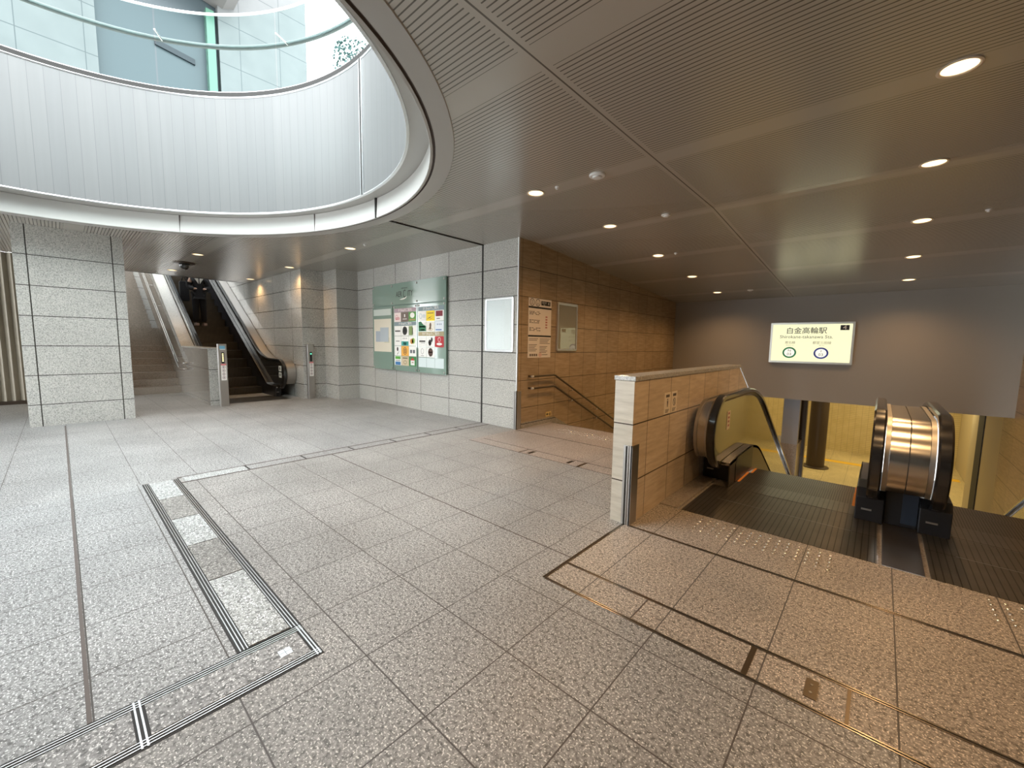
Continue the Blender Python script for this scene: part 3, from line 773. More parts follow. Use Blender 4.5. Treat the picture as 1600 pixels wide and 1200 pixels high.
# far escalator, going up along -X
m_far = dict(panel=M['dark_panel'], trim=M['black'], deck=M['steel'], skirt=M['black'], plate=M['plate_y'], tread=M['tread_y'])
TF = lambda u, s, z: (-s, 3.03 + u, z)
escalator('escalator', 'climbing escalator with dark side panels behind the signal posts', TF, 1, 10.69, 12.3, 12.1, 21.0, m_far, comb=(10.5, 11.55, (10.9, 11.3)), ub=.615, box_s=(.5, .5), n_step=22)
t = thing('escalator_cladding', 'steel outer deck between the far escalator and the granite side wall', 'steel cladding', (-11.5, 3.8, 0))
r, zc = .36, .565
fpath = arc(11.05, zc, r, -PI * .75, -PI * 1.5, 18)[:-1] + smooth_path([(11.05, zc + r), (12.3, zc + r), (21, zc + r + 8.7 * .577)], .6)
I = lambda u, s, z: (-s, u, z)
obj('drum', band(B(), fpath, -.06, -.02, 3.70, 3.90, I), M['steel_dull'], t, smooth=True)
t = thing('escalator_cladding', 'pale steel outer deck between the far escalator and the parapet', 'steel cladding', (-12, 2.38, 0))
obj('deck', band(B(), fpath[8:], -.10, -.05, 2.335, 2.376, I), M['steel'], t, smooth=True)

for zz, l in ((.70, 'upper'), (.54, 'lower')):
    t = thing('notice_plate', '%s white notice plate on the black newel of the climbing escalator' % l, 'notice', (-11.05, 3.62, zz))
    pf = lambda a, b, c: (-a, 3.638 - c, b)
    b = B(); prect(b, pf, 10.93, 11.10, zz - .065, zz + .065, 0, .004); q = obj('plate', b, PAPER, t)
    b = B(); prect(b, pf, 10.99, 11.05, zz - .03, zz + .035, .004, .005); obj('pictogram', b, INK, q)
# ------------------------------------------------------------------ lower pier, column, pipe
t = thing('pier', 'grey panelled pier on a brown stone base at the foot of the stairs', 'pier', (-1.45, 11.8, -3))
obj('base', nb(-1.9, -1.362, 11.96, 12.9, -3, -.95), M['granite_step'], t); obj('panel', nb(-1.7, -1.366, 11.96, 12.15, -.95, .29), M['grey_panel'], t); obj('post', nb(-1.5, -1.30, 12.75, 12.95, -3, .29), M['umber'], t)
t = thing('column', 'round dark brown steel column on the lower concourse', 'column', (-1.53, 18.7, -3))
b = B(); tube(b, [(-1.53, 18.7, -2.98), (-1.53, 18.7, .3)], .28, 28); obj('shaft', b, M['umber'], t, smooth=True)
b = B(); lathe(b, [(.42, 0), (.42, .03), (.36, .05), (.28, .06)], (-1.53, 18.7, -3), 28); obj('base_plate', b, M['umber'], t, smooth=True)
b = B(); tube(b, [(-2.02, 18.4, -3), (-2.02, 18.4, .3)], .04, 10); single('pipe', b, M['beige'], 'thin pale vertical pipe beside the round brown column', 'pipe', smooth=True)

# ------------------------------------------------------------------ signal posts
def signal_post(x, y, label, yellow):
    t = thing('signal_post', label, 'signal post', (x - .05, y, 0), 'signal posts before the far escalator')
    pl = PLX(x); hw = .077
    b = B(); prism(b, rrect(y - hw, y + hw, x - .10, x, .012, 3), lambda p, a: (p[1], p[0], a), 0, 1.305); obj('body', b, M['steel_dull'], t)
    b = B(); prect(b, pl, y - .026, y + .026, .90, 1.13, .0005, .003); disp = obj('display', b, M['black'], t)
    b = B()
    if yellow:
        for k in range(5): prect(b, pl, y - .013, y + .013, 1.085 - .036 * k, 1.108 - .036 * k, .003, .0045)
        obj('lit_characters', b, plain('amber_display', (.5, .45, .2), .4, emit=(1, .85, .4), est=.9), disp)
        b = B(); prect(b, pl, y - .05, y + .045, 1.20, 1.265, .0005, .002); st = obj('blue_sticker', b, paint('sky_blue', (110, 165, 190)), t)
        b = B(); prect(b, pl, y - .045, y + .045, 1.185, 1.20, .0005, .002); obj('white_strip', b, PAPER, st)
    else:
        ppoly(b, pl, circ(y, 1.085, .018), .003, .0045); prect(b, pl, y - .012, y + .012, 1.07, 1.075, .003, .0045)
        obj('green_signal', b, plain('green_signal', (.1, .4, .25), .4, emit=(.15, 1, .5), est=.8), disp)
    b = B(); prect(b, pl, y - .042, y + .052, .55, .86, .0005, .002); st = obj('notice', b, PAPER, t)
    b = B(); prect(b, pl, y - .042, y + .052, .86, .895, .0005, .002); hd = obj('notice_header', b, paint('salmon', (215, 130, 130)), t)
    b = B()
    for k in range(4):
        pring(b, pl, y + .005, .825 - .073 * k, .03, .006, .002, .003, 18)
    obj('pictogram_ring', b, paint('ring_red', (170, 110, 110)), st)
    b = B()
    for k in range(4):
        zz = .825 - .073 * k; ppoly(b, pl, circ(y + .005, zz + .012, .006, 8), .002, .003); prect(b, pl, y - .003, y + .011, zz - .014, zz + .006, .002, .003)
    obj('pictogram', b, INK, st)
    return t
signal_post(-10.132, 2.268, 'steel signal post with amber lit display in front of the granite parapet', True)
signal_post(-10.19, 4.058, 'steel signal post with green lit display beside the granite wall', False)

# ------------------------------------------------------------------ posters and signs
def poster_frame(pl, a0, a1, b0, b1, label, loc, fillmat):
    t = thing('poster_frame', label, 'poster frame', loc)
    w = .042
    b = B(); ppoly(b, pl, rrect(a0 + .02, a1 - .02, b0 + .02, b1 - .02, .02), .0, .012); obj('backing', b, fillmat, t)
    b = B(); o = rrect(a0, a1, b0, b1, .035); i = rrect(a0 + w, a1 - w, b0 + w, b1 - w, .012); n = len(o)
    for (c0, c1) in ((0, .024),):
        ov = [[b.verts.new(pl(*p, c)) for p in o] for c in (c0, c1)]; iv = [[b.verts.new(pl(*p, c)) for p in i] for c in (c0, c1)]
        mid = [b.verts.new(pl((p[0] + q[0]) / 2, (p[1] + q[1]) / 2, c1 + .006)) for p, q in zip(o, i)]
        for k in range(n):
            j = (k + 1) % n
            for q in ((ov[0][k], ov[0][j], ov[1][j], ov[1][k]), (ov[1][k], ov[1][j], mid[j], mid[k]), (mid[k], mid[j], iv[1][j], iv[1][k]), (iv[1][k], iv[1][j], iv[0][j], iv[0][k])): b.faces.new(q)
    obj('frame', b, M['alu'], t, smooth=True)
    b = B(); prect(b, pl, a0 + w, a1 - w, b0 + w, b1 - w, .014, .017); obj('cover', b, M['frame_glass'], t)
    return t
poster_frame(PLY(YG), -5.112, -4.452, 1.265, 2.168, 'empty white poster frame on the grey granite wall', (-4.78, YG, 1.7), paint('blank_board', (246, 250, 250)))
poster_frame(PLX(XT), 6.02, 6.67, 1.283, 2.160, 'empty poster frame with mirror-like glass on the travertine wall', (XT, 6.34, 1.7), paint('blank_board_grey', (150, 145, 130)))

# directory board
pg = PLY(YG)
t = thing('directory_board', 'green glass shop directory board with many small logo cards on granite wall', 'directory board', (-7.45, YG, 1.7))
def rectp(name, a0, a1, b0, b1, c0, c1, mat, par):
    b = B(); prect(b, pg, a0, a1, b0, b1, c0, c1); return obj(name, b, mat, par)
rectp('backing', -8.78, -6.13, .80, 2.64, .0, .03, plain('board_backing', lin(110, 135, 124), .5), t)
head = rectp('header_pane', -8.79, -6.12, 2.192, 2.645, .045, .055, M['green_glass'], t)
p1 = rectp('directory_pane', -8.79, -7.962, .79, 2.17, .045, .055, M['green_glass'], t)
p2 = rectp('directory_pane', -7.935, -7.052, .79, 2.17, .045, .055, M['green_glass'], t)
p3 = rectp('directory_pane', -7.030, -6.12, .79, 2.17, .045, .055, M['green_glass'], t)
for a, z in [(-8.74, 2.60), (-7.97, 2.60), (-7.06, 2.60), (-6.17, 2.60), (-8.74, 2.235), (-7.97, 2.235), (-7.06, 2.235), (-6.17, 2.235), (-8.74, .83), (-8.01, .83), (-7.89, .83), (-7.10, .83), (-6.99, .83), (-6.17, .83), (-7.89, 2.14), (-7.10, 2.14), (-6.99, 2.14), (-6.17, 2.14)]:
    b = B(); ppoly(b, pg, circ(a, z, .020, 12), .055, .066); obj('standoff', b, M['steel_dull'], t)
text('AER', .16, pg, -7.70, 2.405, .056, INK, head, sx=.80, bold=.001); text('ITY', .16, pg, -7.29, 2.405, .056, INK, head, sx=.80, bold=.001)
text('C', .24, pg, -7.495, 2.40, .056, INK, head, sx=.60); text('SHIROKANE', .035, pg, -7.50, 2.525, .056, INK, head, sx=1.2)
b = B(); ppoly(b, pg, [(-7.68, 2.30), (-7.58, 2.315), (-7.48, 2.325), (-7.40, 2.355), (-7.44, 2.315), (-7.52, 2.295), (-7.60, 2.29)], .056, .0575); obj('swoosh', b, PAPER, head)
CARD = .0575
def card(par, a0, a1, b0, b1, rgb, name='logo_card'):
    return rectp(name, a0 + .004, a1 - .004, b0 + .004, b1 - .004, .0555, CARD, paint('card_%d_%d_%d' % rgb, rgb), par)
def mark(par, kind, a, b_, w, rgb, h=None):
    bm = B(); h = h or w; c0, c1 = CARD, CARD + .0012
    if kind == 'disc': ppoly(bm, pg, circ(a, b_, w, 20, h), c0, c1)
    elif kind == 'ring': pring(bm, pg, a, b_, w, w * .18, c0, c1, 22, h)
    elif kind == 'bar': prect(bm, pg, a - w, a + w, b_ - h, b_ + h, c0, c1)
    elif kind == 'bars':
        for k in (-1, 0, 1): prect(bm, pg, a - w * (1 - .15 * abs(k)), a + w * (1 - .15 * abs(k)), b_ + k * h - h * .3, b_ + k * h + h * .3, c0, c1)
    elif kind == 'tri': ppoly(bm, pg, [(a - w, b_ - h), (a + w, b_ - h), (a, b_ + h)], c0, c1)
    elif kind == 'swash': ppoly(bm, pg, [(a - w, b_ - h), (a - w * .2, b_), (a + w, b_ + h), (a + w * .1, b_ + h * .1), (a, b_ - h * .3)], c0, c1)
    elif kind == 'hill': ppoly(bm, pg, [(a - w, b_ - h), (a + w, b_ - h), (a + w, b_ + h * .3), (a + w * .3, b_ + h * .6), (a - w * .3, b_ + h * 1.4), (a - w, b_ + h * 1.3)], c0, c1)
    elif kind == 'dots':
        for k in (-1, 0, 1): ppoly(bm, pg, circ(a + k * w, b_, w * .25, 10), c0, c1)
    obj('logo_mark', bm, paint('mark_%d_%d_%d' % rgb, rgb), par)
W_ = (240, 240, 236)
rectp('notice_strip', -8.745, -8.02, 1.985, 2.125, .0555, CARD, paint('pale_strip', (205, 214, 206)), p1)
po = rectp('poster', -8.738, -8.012, 1.18, 1.91, .0555, CARD, CREAM, p1)
for a0, a1, b0, b1, rgb in ((-8.66, -8.42, 1.40, 1.64, (170, 180, 190)), (-8.46, -8.12, 1.40, 1.72, (180, 190, 196)), (-8.30, -8.10, 1.38, 1.50, (205, 200, 170))):
    bm = B(); prect(bm, pg, a0, a1, b0, b1, CARD - .0005, CARD + .001 + .001 * (rgb[0] % 7)); obj('picture', bm, paint('pic_%d' % rgb[0], rgb), po)
A = (-7.89, -7.63, -7.346, -7.08); Z = (1.748, 1.53, 1.322, 1.107, .90)
h2 = rectp('floor_heading', A[0], A[3], 2.03, 2.11, .0555, CARD, paint('mauve', (172, 150, 160)), p2); text('1F Shopのご案内', .07, pg, -7.485, 2.07, CARD, PAPER, h2)
h2 = rectp('floor_heading', A[0], A[3], 1.752, 1.824, .0555, CARD, paint('slate', (128, 146, 152)), p2); text('1F Shopのご案内', .066, pg, -7.485, 1.788, CARD, PAPER, h2)
def cc(k): return (A[k] + A[k + 1]) / 2
def c2(k, b1, b0, rgb): return card(p2, A[k], A[k + 1], b0, b1, rgb)
q = c2(0, 2.03, 1.826, (240, 224, 222)); mark(q, 'bars', cc(0), 1.90, .09, (200, 110, 120), .02); mark(q, 'ring', cc(0) - .03, 1.93, .05, (205, 130, 135))
q = c2(1, 2.03, 1.826, (112, 98, 88)); mark(q, 'bar', cc(1), 1.955, .018, W_, .03); mark(q, 'bar', cc(1), 1.885, .075, (210, 205, 198), .009)
q = c2(2, 2.03, 1.826, (88, 150, 70)); mark(q, 'disc', cc(2), 1.955, .08, W_, .055); mark(q, 'bar', cc(2), 1.865, .10, (175, 140, 95), .014)
q = c2(0, Z[0], Z[1], W_); mark(q, 'bar', cc(0), 1.635, .10, (70, 66, 62), .014)
q = c2(1, Z[0], Z[1], W_); mark(q, 'disc', cc(1), 1.64, .088, (60, 62, 60), .09); mark(q, 'ring', cc(1), 1.64, .068, (225, 225, 222)); mark(q, 'bars', cc(1), 1.64, .04, (200, 202, 198), .028)
q = c2(2, Z[0], Z[1], W_); mark(q, 'bar', A[2] + .075, 1.64, .065, (128, 150, 92), .095); mark(q, 'bar', A[2] + .135, 1.63, .014, (80, 90, 60), .07)
q = c2(0, Z[1], Z[2], W_); mark(q, 'bar', cc(0), 1.42, .07, (150, 150, 148), .01)
q = c2(1, Z[1], Z[2], W_); mark(q, 'bar', cc(1), 1.375, .13, (60, 160, 150), .045); mark(q, 'bars', cc(1), 1.375, .07, (190, 225, 210), .022); mark(q, 'dots', cc(1), 1.48, .06, (150, 150, 150))
q = c2(2, Z[1], Z[2], W_); mark(q, 'disc', cc(2) - .025, 1.42, .06, (215, 150, 80), .055); mark(q, 'disc', cc(2) + .03, 1.43, .055, (150, 185, 90), .06)
q = c2(0, Z[2], Z[3], W_); mark(q, 'disc', cc(0) - .01, 1.25, .03, (60, 55, 50), .045); mark(q, 'swash', cc(0) + .01, 1.17, .05, (60, 55, 50), .05)
q = c2(1, Z[2], Z[3], (236, 176, 80)); mark(q, 'ring', cc(1), 1.215, .07, (70, 52, 40), .075); mark(q, 'bars', cc(1), 1.215, .035, (70, 52, 40), .03)
q = c2(2, Z[2], Z[3], W_); mark(q, 'bar', cc(2) - .05, 1.21, .035, (100, 104, 110), .035); mark(q, 'bar', cc(2) + .05, 1.21, .035, (100, 104, 110), .035)
q = c2(0, Z[3], Z[4], W_); mark(q, 'bar', cc(0), 1.065, .10, (90, 165, 60), .03); mark(q, 'bar', cc(0), .945, .10, (60, 120, 175), .035); mark(q, 'bar', cc(0), 1.005, .09, (130, 135, 140), .008)
q = c2(1, Z[3], Z[4], (208, 192, 162)); mark(q, 'bar', cc(1), 1.065, .09, (90, 80, 66), .01); mark(q, 'ring', cc(1), .975, .06, (140, 120, 92), .04)
q = c2(2, Z[3], Z[4], (64, 132, 76)); mark(q, 'bar', cc(2), .975, .07, W_, .05); mark(q, 'tri', cc(2), 1.055, .08, (190, 60, 50), .03); mark(q, 'bar', cc(2), .985, .03, (200, 110, 100), .012)
A = (-7.006, -6.738, -6.464, -6.182)
def c3(k, b1, b0, rgb): return card(p3, A[k], A[k + 1], b0, b1, rgb)
h3 = rectp('floor_heading', A[0], A[3], 2.026, 2.11, .0555, CARD, paint('slate', (128, 146, 152)), p3); text('2F Shopのご案内', .07, pg, -6.594, 2.068, CARD, PAPER, h3)
h3 = rectp('floor_heading', A[0], A[3], 1.53, 1.613, .0555, CARD, paint('tan', (172, 158, 120)), p3); text('B1F Shopのご案内', .07, pg, -6.594, 1.57, CARD, PAPER, h3)
q = c3(0, 2.026, 1.82, W_); mark(q, 'ring', cc(0) - .05, 1.925, .045, (120, 170, 190), .05); mark(q, 'bars', cc(0) + .06, 1.925, .05, (190, 205, 210), .022)
q = c3(1, 2.026, 1.82, (242, 212, 40)); mark(q, 'bar', cc(1), 1.975, .10, (160, 130, 50), .01); mark(q, 'swash', cc(1) - .01, 1.895, .10, (60, 40, 36), .035); mark(q, 'swash', cc(1) + .03, 1.87, .07, (200, 70, 50), .025)
q = c3(2, 2.026, 1.82, W_); mark(q, 'bar', cc(2), 1.96, .105, (128, 34, 46), .052); mark(q, 'bar', cc(2) - .03, 1.865, .05, (120, 118, 116), .008)
q = c3(0, 1.82, 1.615, W_); mark(q, 'hill', cc(0), 1.705, .125, (40, 112, 74), .08); mark(q, 'bar', cc(0), 1.715, .10, W_, .012); mark(q, 'bar', cc(0) + .01, 1.65, .06, W_, .009)
q = c3(1, 1.82, 1.615, (238, 234, 222)); mark(q, 'disc', cc(1), 1.74, .03, (120, 96, 70), .05); mark(q, 'disc', cc(1) - .01, 1.68, .03, (150, 122, 92), .03); mark(q, 'ring', cc(1), 1.66, .07, (190, 176, 150), .03)
q = c3(2, 1.82, 1.615, (228, 234, 240)); mark(q, 'dots', cc(2), 1.755, .055, (110, 120, 150)); mark(q, 'bar', cc(2) - .02, 1.65, .09, (100, 130, 180), .012)
q = c3(0, 1.527, 1.313, W_); mark(q, 'bar', cc(0), 1.425, .10, (70, 68, 66), .016); mark(q, 'bar', cc(0) + .02, 1.39, .07, (150, 150, 150), .005)
q = c3(1, 1.527, 1.313, W_); mark(q, 'disc', cc(1) - .02, 1.40, .05, (40, 36, 34), .06); mark(q, 'disc', cc(1) + .04, 1.46, .03, (40, 36, 34), .045); mark(q, 'disc', cc(1) - .02, 1.40, .02, (170, 120, 80), .025)
bm = B(); ppoly(bm, pg, rrect(A[2] + .004, A[3] - .002, 1.315, 1.525, .025), .0555, CARD); q = obj('logo_card', bm, paint('card_red', (182, 40, 48)), p3)
mark(q, 'ring', cc(2), 1.46, .042, W_, .045); mark(q, 'disc', cc(2), 1.375, .085, W_, .025)
q = c3(0, 1.313, 1.105, W_); mark(q, 'ring', cc(0), 1.225, .045, (120, 118, 116), .06); mark(q, 'bar', cc(0), 1.135, .05, (140, 138, 136), .006)
q = c3(1, 1.313, 1.105, W_); mark(q, 'disc', cc(1), 1.21, .075, (96, 70, 60), .085); mark(q, 'ring', cc(1), 1.21, .062, (180, 160, 140), .072); mark(q, 'bar', cc(1), 1.21, .045, (220, 205, 190), .012)
for k in range(3): c3(k, 1.10, .90, (214, 226, 226))

# exit notice sheet
pt = PLX(XT)
t = thing('notice_sheet', 'white exit information sheet with two round emblems on the travertine wall', 'notice', (XT, 5.54, 1.6))
def rt(name, a0, a1, b0, b1, c0, c1, mat, par, pl=pt):
    b = B(); prect(b, pl, a0, a1, b0, b1, c0, c1); return obj(name, b, mat, par)
sheet = paint('sheet_white', (225, 215, 205))
s1 = rt('sheet', 5.23, 5.855, 1.175, 2.17, .0, .004, sheet, t)
rt('black_band', 5.23, 5.855, 2.003, 2.033, .004, .005, INK, s1); rt('black_band', 5.23, 5.855, 1.528, 1.556, .004, .005, INK, s1)
for a, l in ((5.32, 'N'), (5.475, 'I')):
    b = B(); pring(b, pt, a, 2.10, .062, .010, .004, .005, 28); obj('round_emblem', b, INK, s1)
    text(l, .05, pt, a, 2.118, .004, INK, s1); text('03', .05, pt, a, 2.078, .004, INK, s1)
bx = rt('black_box', 5.565, 5.82, 2.063, 2.137, .004, .005, INK, s1); text('4', .075, pt, 5.77, 2.10, .005, PAPER, bx); text('出入口', .04, pt, 5.65, 2.112, .005, PAPER, bx); text('Exit', .026, pt, 5.65, 2.078, .005, PAPER, bx)
b = B(); random.seed(3)
for y0 in (1.94, 1.80, 1.67):
    for r_ in range(3):
        x = 5.255
        while x < 5.52:
            w = random.uniform(.02, .06); prect(b, pt, x, x + w, y0 - .022 * r_, y0 - .022 * r_ + .013, .004, .0048); x += w + .012 + (.05 if random.random() < .3 else 0)
obj('printed_text', b, paint('print_grey', (110, 100, 92)), s1)
b = B()
for k in range(5): prect(b, pt, 5.69, 5.745, 1.86 - .045 * k, 1.885 - .045 * k, .004, .0048)
obj('printed_red_text', b, paint('print_red', (185, 120, 115)), s1)
b = B()
for x0, x1, z0, n in ((5.25, 5.5, 1.49, 2), (5.54, 5.83, 1.49, 4), (5.25, 5.47, 1.39, 5), (5.54, 5.76, 1.36, 5)):
    for k in range(n): prect(b, pt, x0, x1 - .03 * (k % 3), z0 - .026 * k, z0 - .026 * k + .010, .004, .0048)
obj('printed_text', b, paint('print_grey', (110, 100, 92)), s1)
b = B()
for k in range(4): prect(b, pt, 5.275 + .055 * k, 5.318 + .055 * k, 1.20, 1.24, .004, .0048)
obj('printed_blocks', b, paint('print_grey', (110, 100, 92)), s1)
b = B(); pring(b, pt, 5.56, 1.222, .035, .006, .004, .005, 24); prect(b, pt, 5.535, 5.585, 1.217, 1.227, .004, .005); obj('red_emblem', b, paint('emblem_red', (190, 70, 60)), s1)
rt('printed_line', 5.61, 5.77, 1.218, 1.230, .004, .0048, paint('print_grey', (110, 100, 92)), s1)
# small arrow plate
t = thing('arrow_sign', 'small yellow plate with black arrow low on the travertine wall', 'sign', (XT, 5.84, .155))
q = rt('plate', 5.765, 5.925, .114, .197, .0, .004, paint('plate_yellow', (214, 186, 120)), t)
b = B(); ppoly(b, pt, [(5.775, .155), (5.81, .185), (5.81, .165), (5.845, .165), (5.845, .146), (5.81, .146), (5.81, .126)], .004, .005); obj('arrow', b, INK, q)
b = B(); ppoly(b, pt, circ(5.885, .178, .008, 8), .004, .005); ppoly(b, pt, [(5.865, .168), (5.905, .168), (5.895, .145), (5.905, .12), (5.89, .12), (5.88, .14), (5.868, .12), (5.858, .12), (5.872, .148)], .004, .005); obj('pictogram', b, INK, q)
# two stickers on the divider
pd = PLX(XD)
for a0, a1, s, kind in ((3.512, 3.650, 'left', 0), (3.672, 3.806, 'right', 1)):
    t = thing('notice_plate', 'white safety notice plate on the divider wall, %s one of the pair' % s, 'notice', (XD, (a0 + a1) / 2, .9))
    q = rt('plate', a0, a1, .81, 1.0, .0, .004, paint('plate_cream', (240, 226, 204)), t, pd); am = (a0 + a1) / 2
    b = B()
    for k in range(3): prect(b, pd, am - .038 + .027 * k, am - .016 + .027 * k, .958, .982, .004, .005)
    if kind == 0:
        ppoly(b, pd, circ(am, .938, .008, 10), .004, .005); ppoly(b, pd, [(am - .012, .926), (am + .012, .926), (am + .008, .893), (am + .003, .872), (am - .006, .872)], .004, .005)
    else:
        pring(b, pd, am, .905, .030, .006, .004, .005, 22, .036); ppoly(b, pd, [(am - .018, .928), (am - .010, .932), (am + .018, .882), (am + .010, .878)], .004, .005)
    obj('pictogram', b, paint('print_dark', (80, 70, 62)), q)
    b = B()
    for k in range(3): prect(b, pd, am - .045, am + .04 - .012 * k, .845 - .011 * k, .850 - .011 * k, .004, .005)
    obj('printed_text', b, paint('print_grey', (110, 100, 92)), q)
t = thing('notice_plate', 'narrow white sticker on the olive side panel of the near escalator', 'notice', (-1.125, 4.615, .65))
pe = PLX(-1.126)
q = rt('plate', 4.56, 4.665, .558, .748, .0, .003, paint('plate_cream', (240, 226, 204)), t, pe)
b = B()
for k in range(4): prect(b, pe, 4.585, 4.64, .715 - .042 * k, .735 - .042 * k, .003, .004)
obj('printed_text', b, paint('print_red', (185, 120, 115)), q)

# station sign
ps = PLY(YB)
t = thing('station_sign', 'lit station name sign with green and blue rings on the grey bulkhead', 'sign', (-1.245, YB, 1.53))
rt('housing', -2.027, -.463, 1.058, 1.997, .0, .09, M['sign_frame'], t, ps)
fc = rt('face', -1.985, -.505, 1.10, 1.955, .09, .094, M['sign_lit'], t, ps)
c0 = .0945
DK = paint('sign_ink', (60, 50, 40)); GY = paint('sign_grey', (140, 132, 100))
text('白金高輪駅', .155, ps, -1.33, 1.80, c0, DK, fc, bold=.001); text('Shirokane-takanawa Sta.', .098, ps, -1.33, 1.665, c0, DK, fc, sx=1.05)
text('南北線', .068, ps, -1.62, 1.53, c0, GY, fc); text('Namboku Line', .026, ps, -1.62, 1.475, c0, GY, fc)
text('都営三田線', .068, ps, -1.02, 1.53, c0, GY, fc); text('Mita Line', .026, ps, -1.02, 1.475, c0, GY, fc)
for a, rgb, l in ((-1.62, (40, 175, 115), 'N'), (-1.02, (60, 85, 215), 'I')):
    b = B(); pring(b, ps, a, 1.30, .136, .034, c0 - .001, c0 + .0005, 36, .128); obj('line_ring', b, paint('ring_' + l, rgb), fc)
    b = B(); ppoly(b, ps, circ(a, 1.30, .106, 30), c0 - .001, c0 - .0002); obj('ring_centre', b, plain('ring_centre', (.5, .5, .45), .4, emit=(.97, .97, .85), est=.5), fc)
    text(l, .075, ps, a, 1.345, c0, DK, fc, sx=1.2); text('03', .085, ps, a, 1.262, c0, DK, fc, sx=1.1)
nb4 = rt('number_box', -.715, -.56, 1.815, 1.925, c0 - .001, c0 + .0005, INK, fc, ps); text('4', .11, ps, -.638, 1.87, c0 + .0006, PAPER, nb4, bold=.002, sx=1.2)

# ------------------------------------------------------------------ ceiling fittings
def zceil(y): return ZC if y < YF else ZC + SL * (y - YF)
t0 = None
def downlight(x, y, label, watt=26, size=1.0):
    global t0
    z = zceil(y)
    if t0 is None:
        t0 = thing('downlight', label, 'downlight', (0, 0, 0), 'recessed ceiling downlights')
        obj('trim_ring', lathe(B(), [(.098, .0), (.100, -.006), (.090, -.008), (.082, -.004), (.080, .0)], (0, 0, 0), 28), M['lamp_trim'], t0, smooth=True)
        obj('lamp', lathe(B(), [(.081, -.001), (.06, -.0045), (.03, -.006), (0, -.0065)], (0, 0, 0), 24), M['lamp'], t0, smooth='all')
        o = t0
    else: o = copy_tree(t0)
    o.location = (x, y, z - .001); lab(o, label)
    if y > YF: o.rotation_euler = (math.atan(SL), 0, 0)
    sp = bpy.data.lights.new('downlight_beam', 'SPOT'); sp.energy = watt; sp.color = (1.0, .60, .27); sp.spot_size = math.radians(150); sp.spot_blend = .8; sp.shadow_soft_size = .07
    l = bpy.data.objects.new('downlight_beam', sp); C.objects.link(l); l.location = (x, y, z - .05)
LW = 23.5
for x, y, s in [(-2.985, 3.655, 'recessed warm downlight nearest the pale round detector'), (-2.975, 5.31, 'recessed warm downlight on the ceiling fold, left row'), (-2.98, 7.01, 'recessed warm downlight on the sloping ceiling, first of the left row'), (-2.985, 8.74, 'recessed warm downlight on the sloping ceiling, second of the left row'), (-3.0, 10.54, 'recessed warm downlight on the sloping ceiling left, nearest the bulkhead'),
                (.21, 3.668, 'largest recessed warm downlight at the upper right of the picture'), (.215, 5.35, 'recessed warm downlight at right, second from the picture top'), (.235, 7.03, 'recessed warm downlight at right, third from the picture top'), (.245, 8.80, 'recessed warm downlight at right, fourth from the picture top'), (.265, 10.54, 'recessed warm downlight at right, nearest the bulkhead'),
                (-10.25, 1.97, 'recessed warm downlight over the left signal post'), (-13.1, 1.985, 'recessed warm downlight left of the dome camera near the stairs'), (-7.275, 3.645, 'recessed warm downlight in front of the directory board'), (-10.265, 3.675, 'recessed warm downlight above the right signal post'), (-13.17, 3.685, 'recessed warm downlight over the climbing escalator')]:
    downlight(x, y, s, LW * (1.5 if x > -4 else .9))
for x, y in ((.21, 1.95), (.21, .2), (3.4, 3.66), (3.4, 1.95)):
    downlight(x, y, 'recessed warm downlight behind or right of the viewer', LW * 1.5)
def detector(name, x, y, r, h, label, cat='detector'):
    z = zceil(y); t = thing(name, label, cat, (x, y, z))
    obj('base', lathe(B(), [(r, 0), (r, -h * .35), (r * .92, -h * .5)], (x, y, z), 28), M['white'], t, smooth=True)
    obj('sensor', lathe(B(), [(r * .62, -h * .45), (r * .55, -h * .9), (r * .3, -h), (0, -h)], (x, y, z), 24), M['white'], t, smooth=True)
detector('smoke_detector', -2.215, 3.664, .078, .035, 'large pale round smoke detector on the flat ceiling')
detector('sprinkler_head', -2.70, 3.661, .024, .03, 'tiny round sprinkler between the downlight and the smoke detector', 'sprinkler')
detector('smoke_detector', -2.18, 5.30, .055, .03, 'small round detector on the ceiling fold')
detector('sprinkler_head', -2.68, 7.0, .026, .03, 'tiny sprinkler on the sloping ceiling beside the left row of lights', 'sprinkler')
detector('smoke_detector', -2.30, 10.5, .06, .03, 'small round detector on the sloping ceiling near the bulkhead')
detector('sprinkler_head', .75, 6.95, .026, .03, 'tiny sprinkler on the sloping ceiling at right', 'sprinkler')
detector('sprinkler_head', -6.78, 3.66, .024, .03, 'tiny sprinkler beside the downlight before the directory board', 'sprinkler')
t = thing('dome_camera', 'dark ceiling dome camera on a round plate near the climbing stairs', 'camera', (-11.6, 1.98, ZC))
obj('plate', lathe(B(), [(.20, 0), (.20, -.02), (.13, -.03)], (-11.6, 1.98, ZC), 28), M['umber'], t, smooth=True)
obj('dome', lathe(B(), [(.10, -.03), (.10, -.06), (.085, -.11), (.05, -.145), (0, -.155)], (-11.6, 1.98, ZC), 24), M['dark_panel'], t, smooth='all')

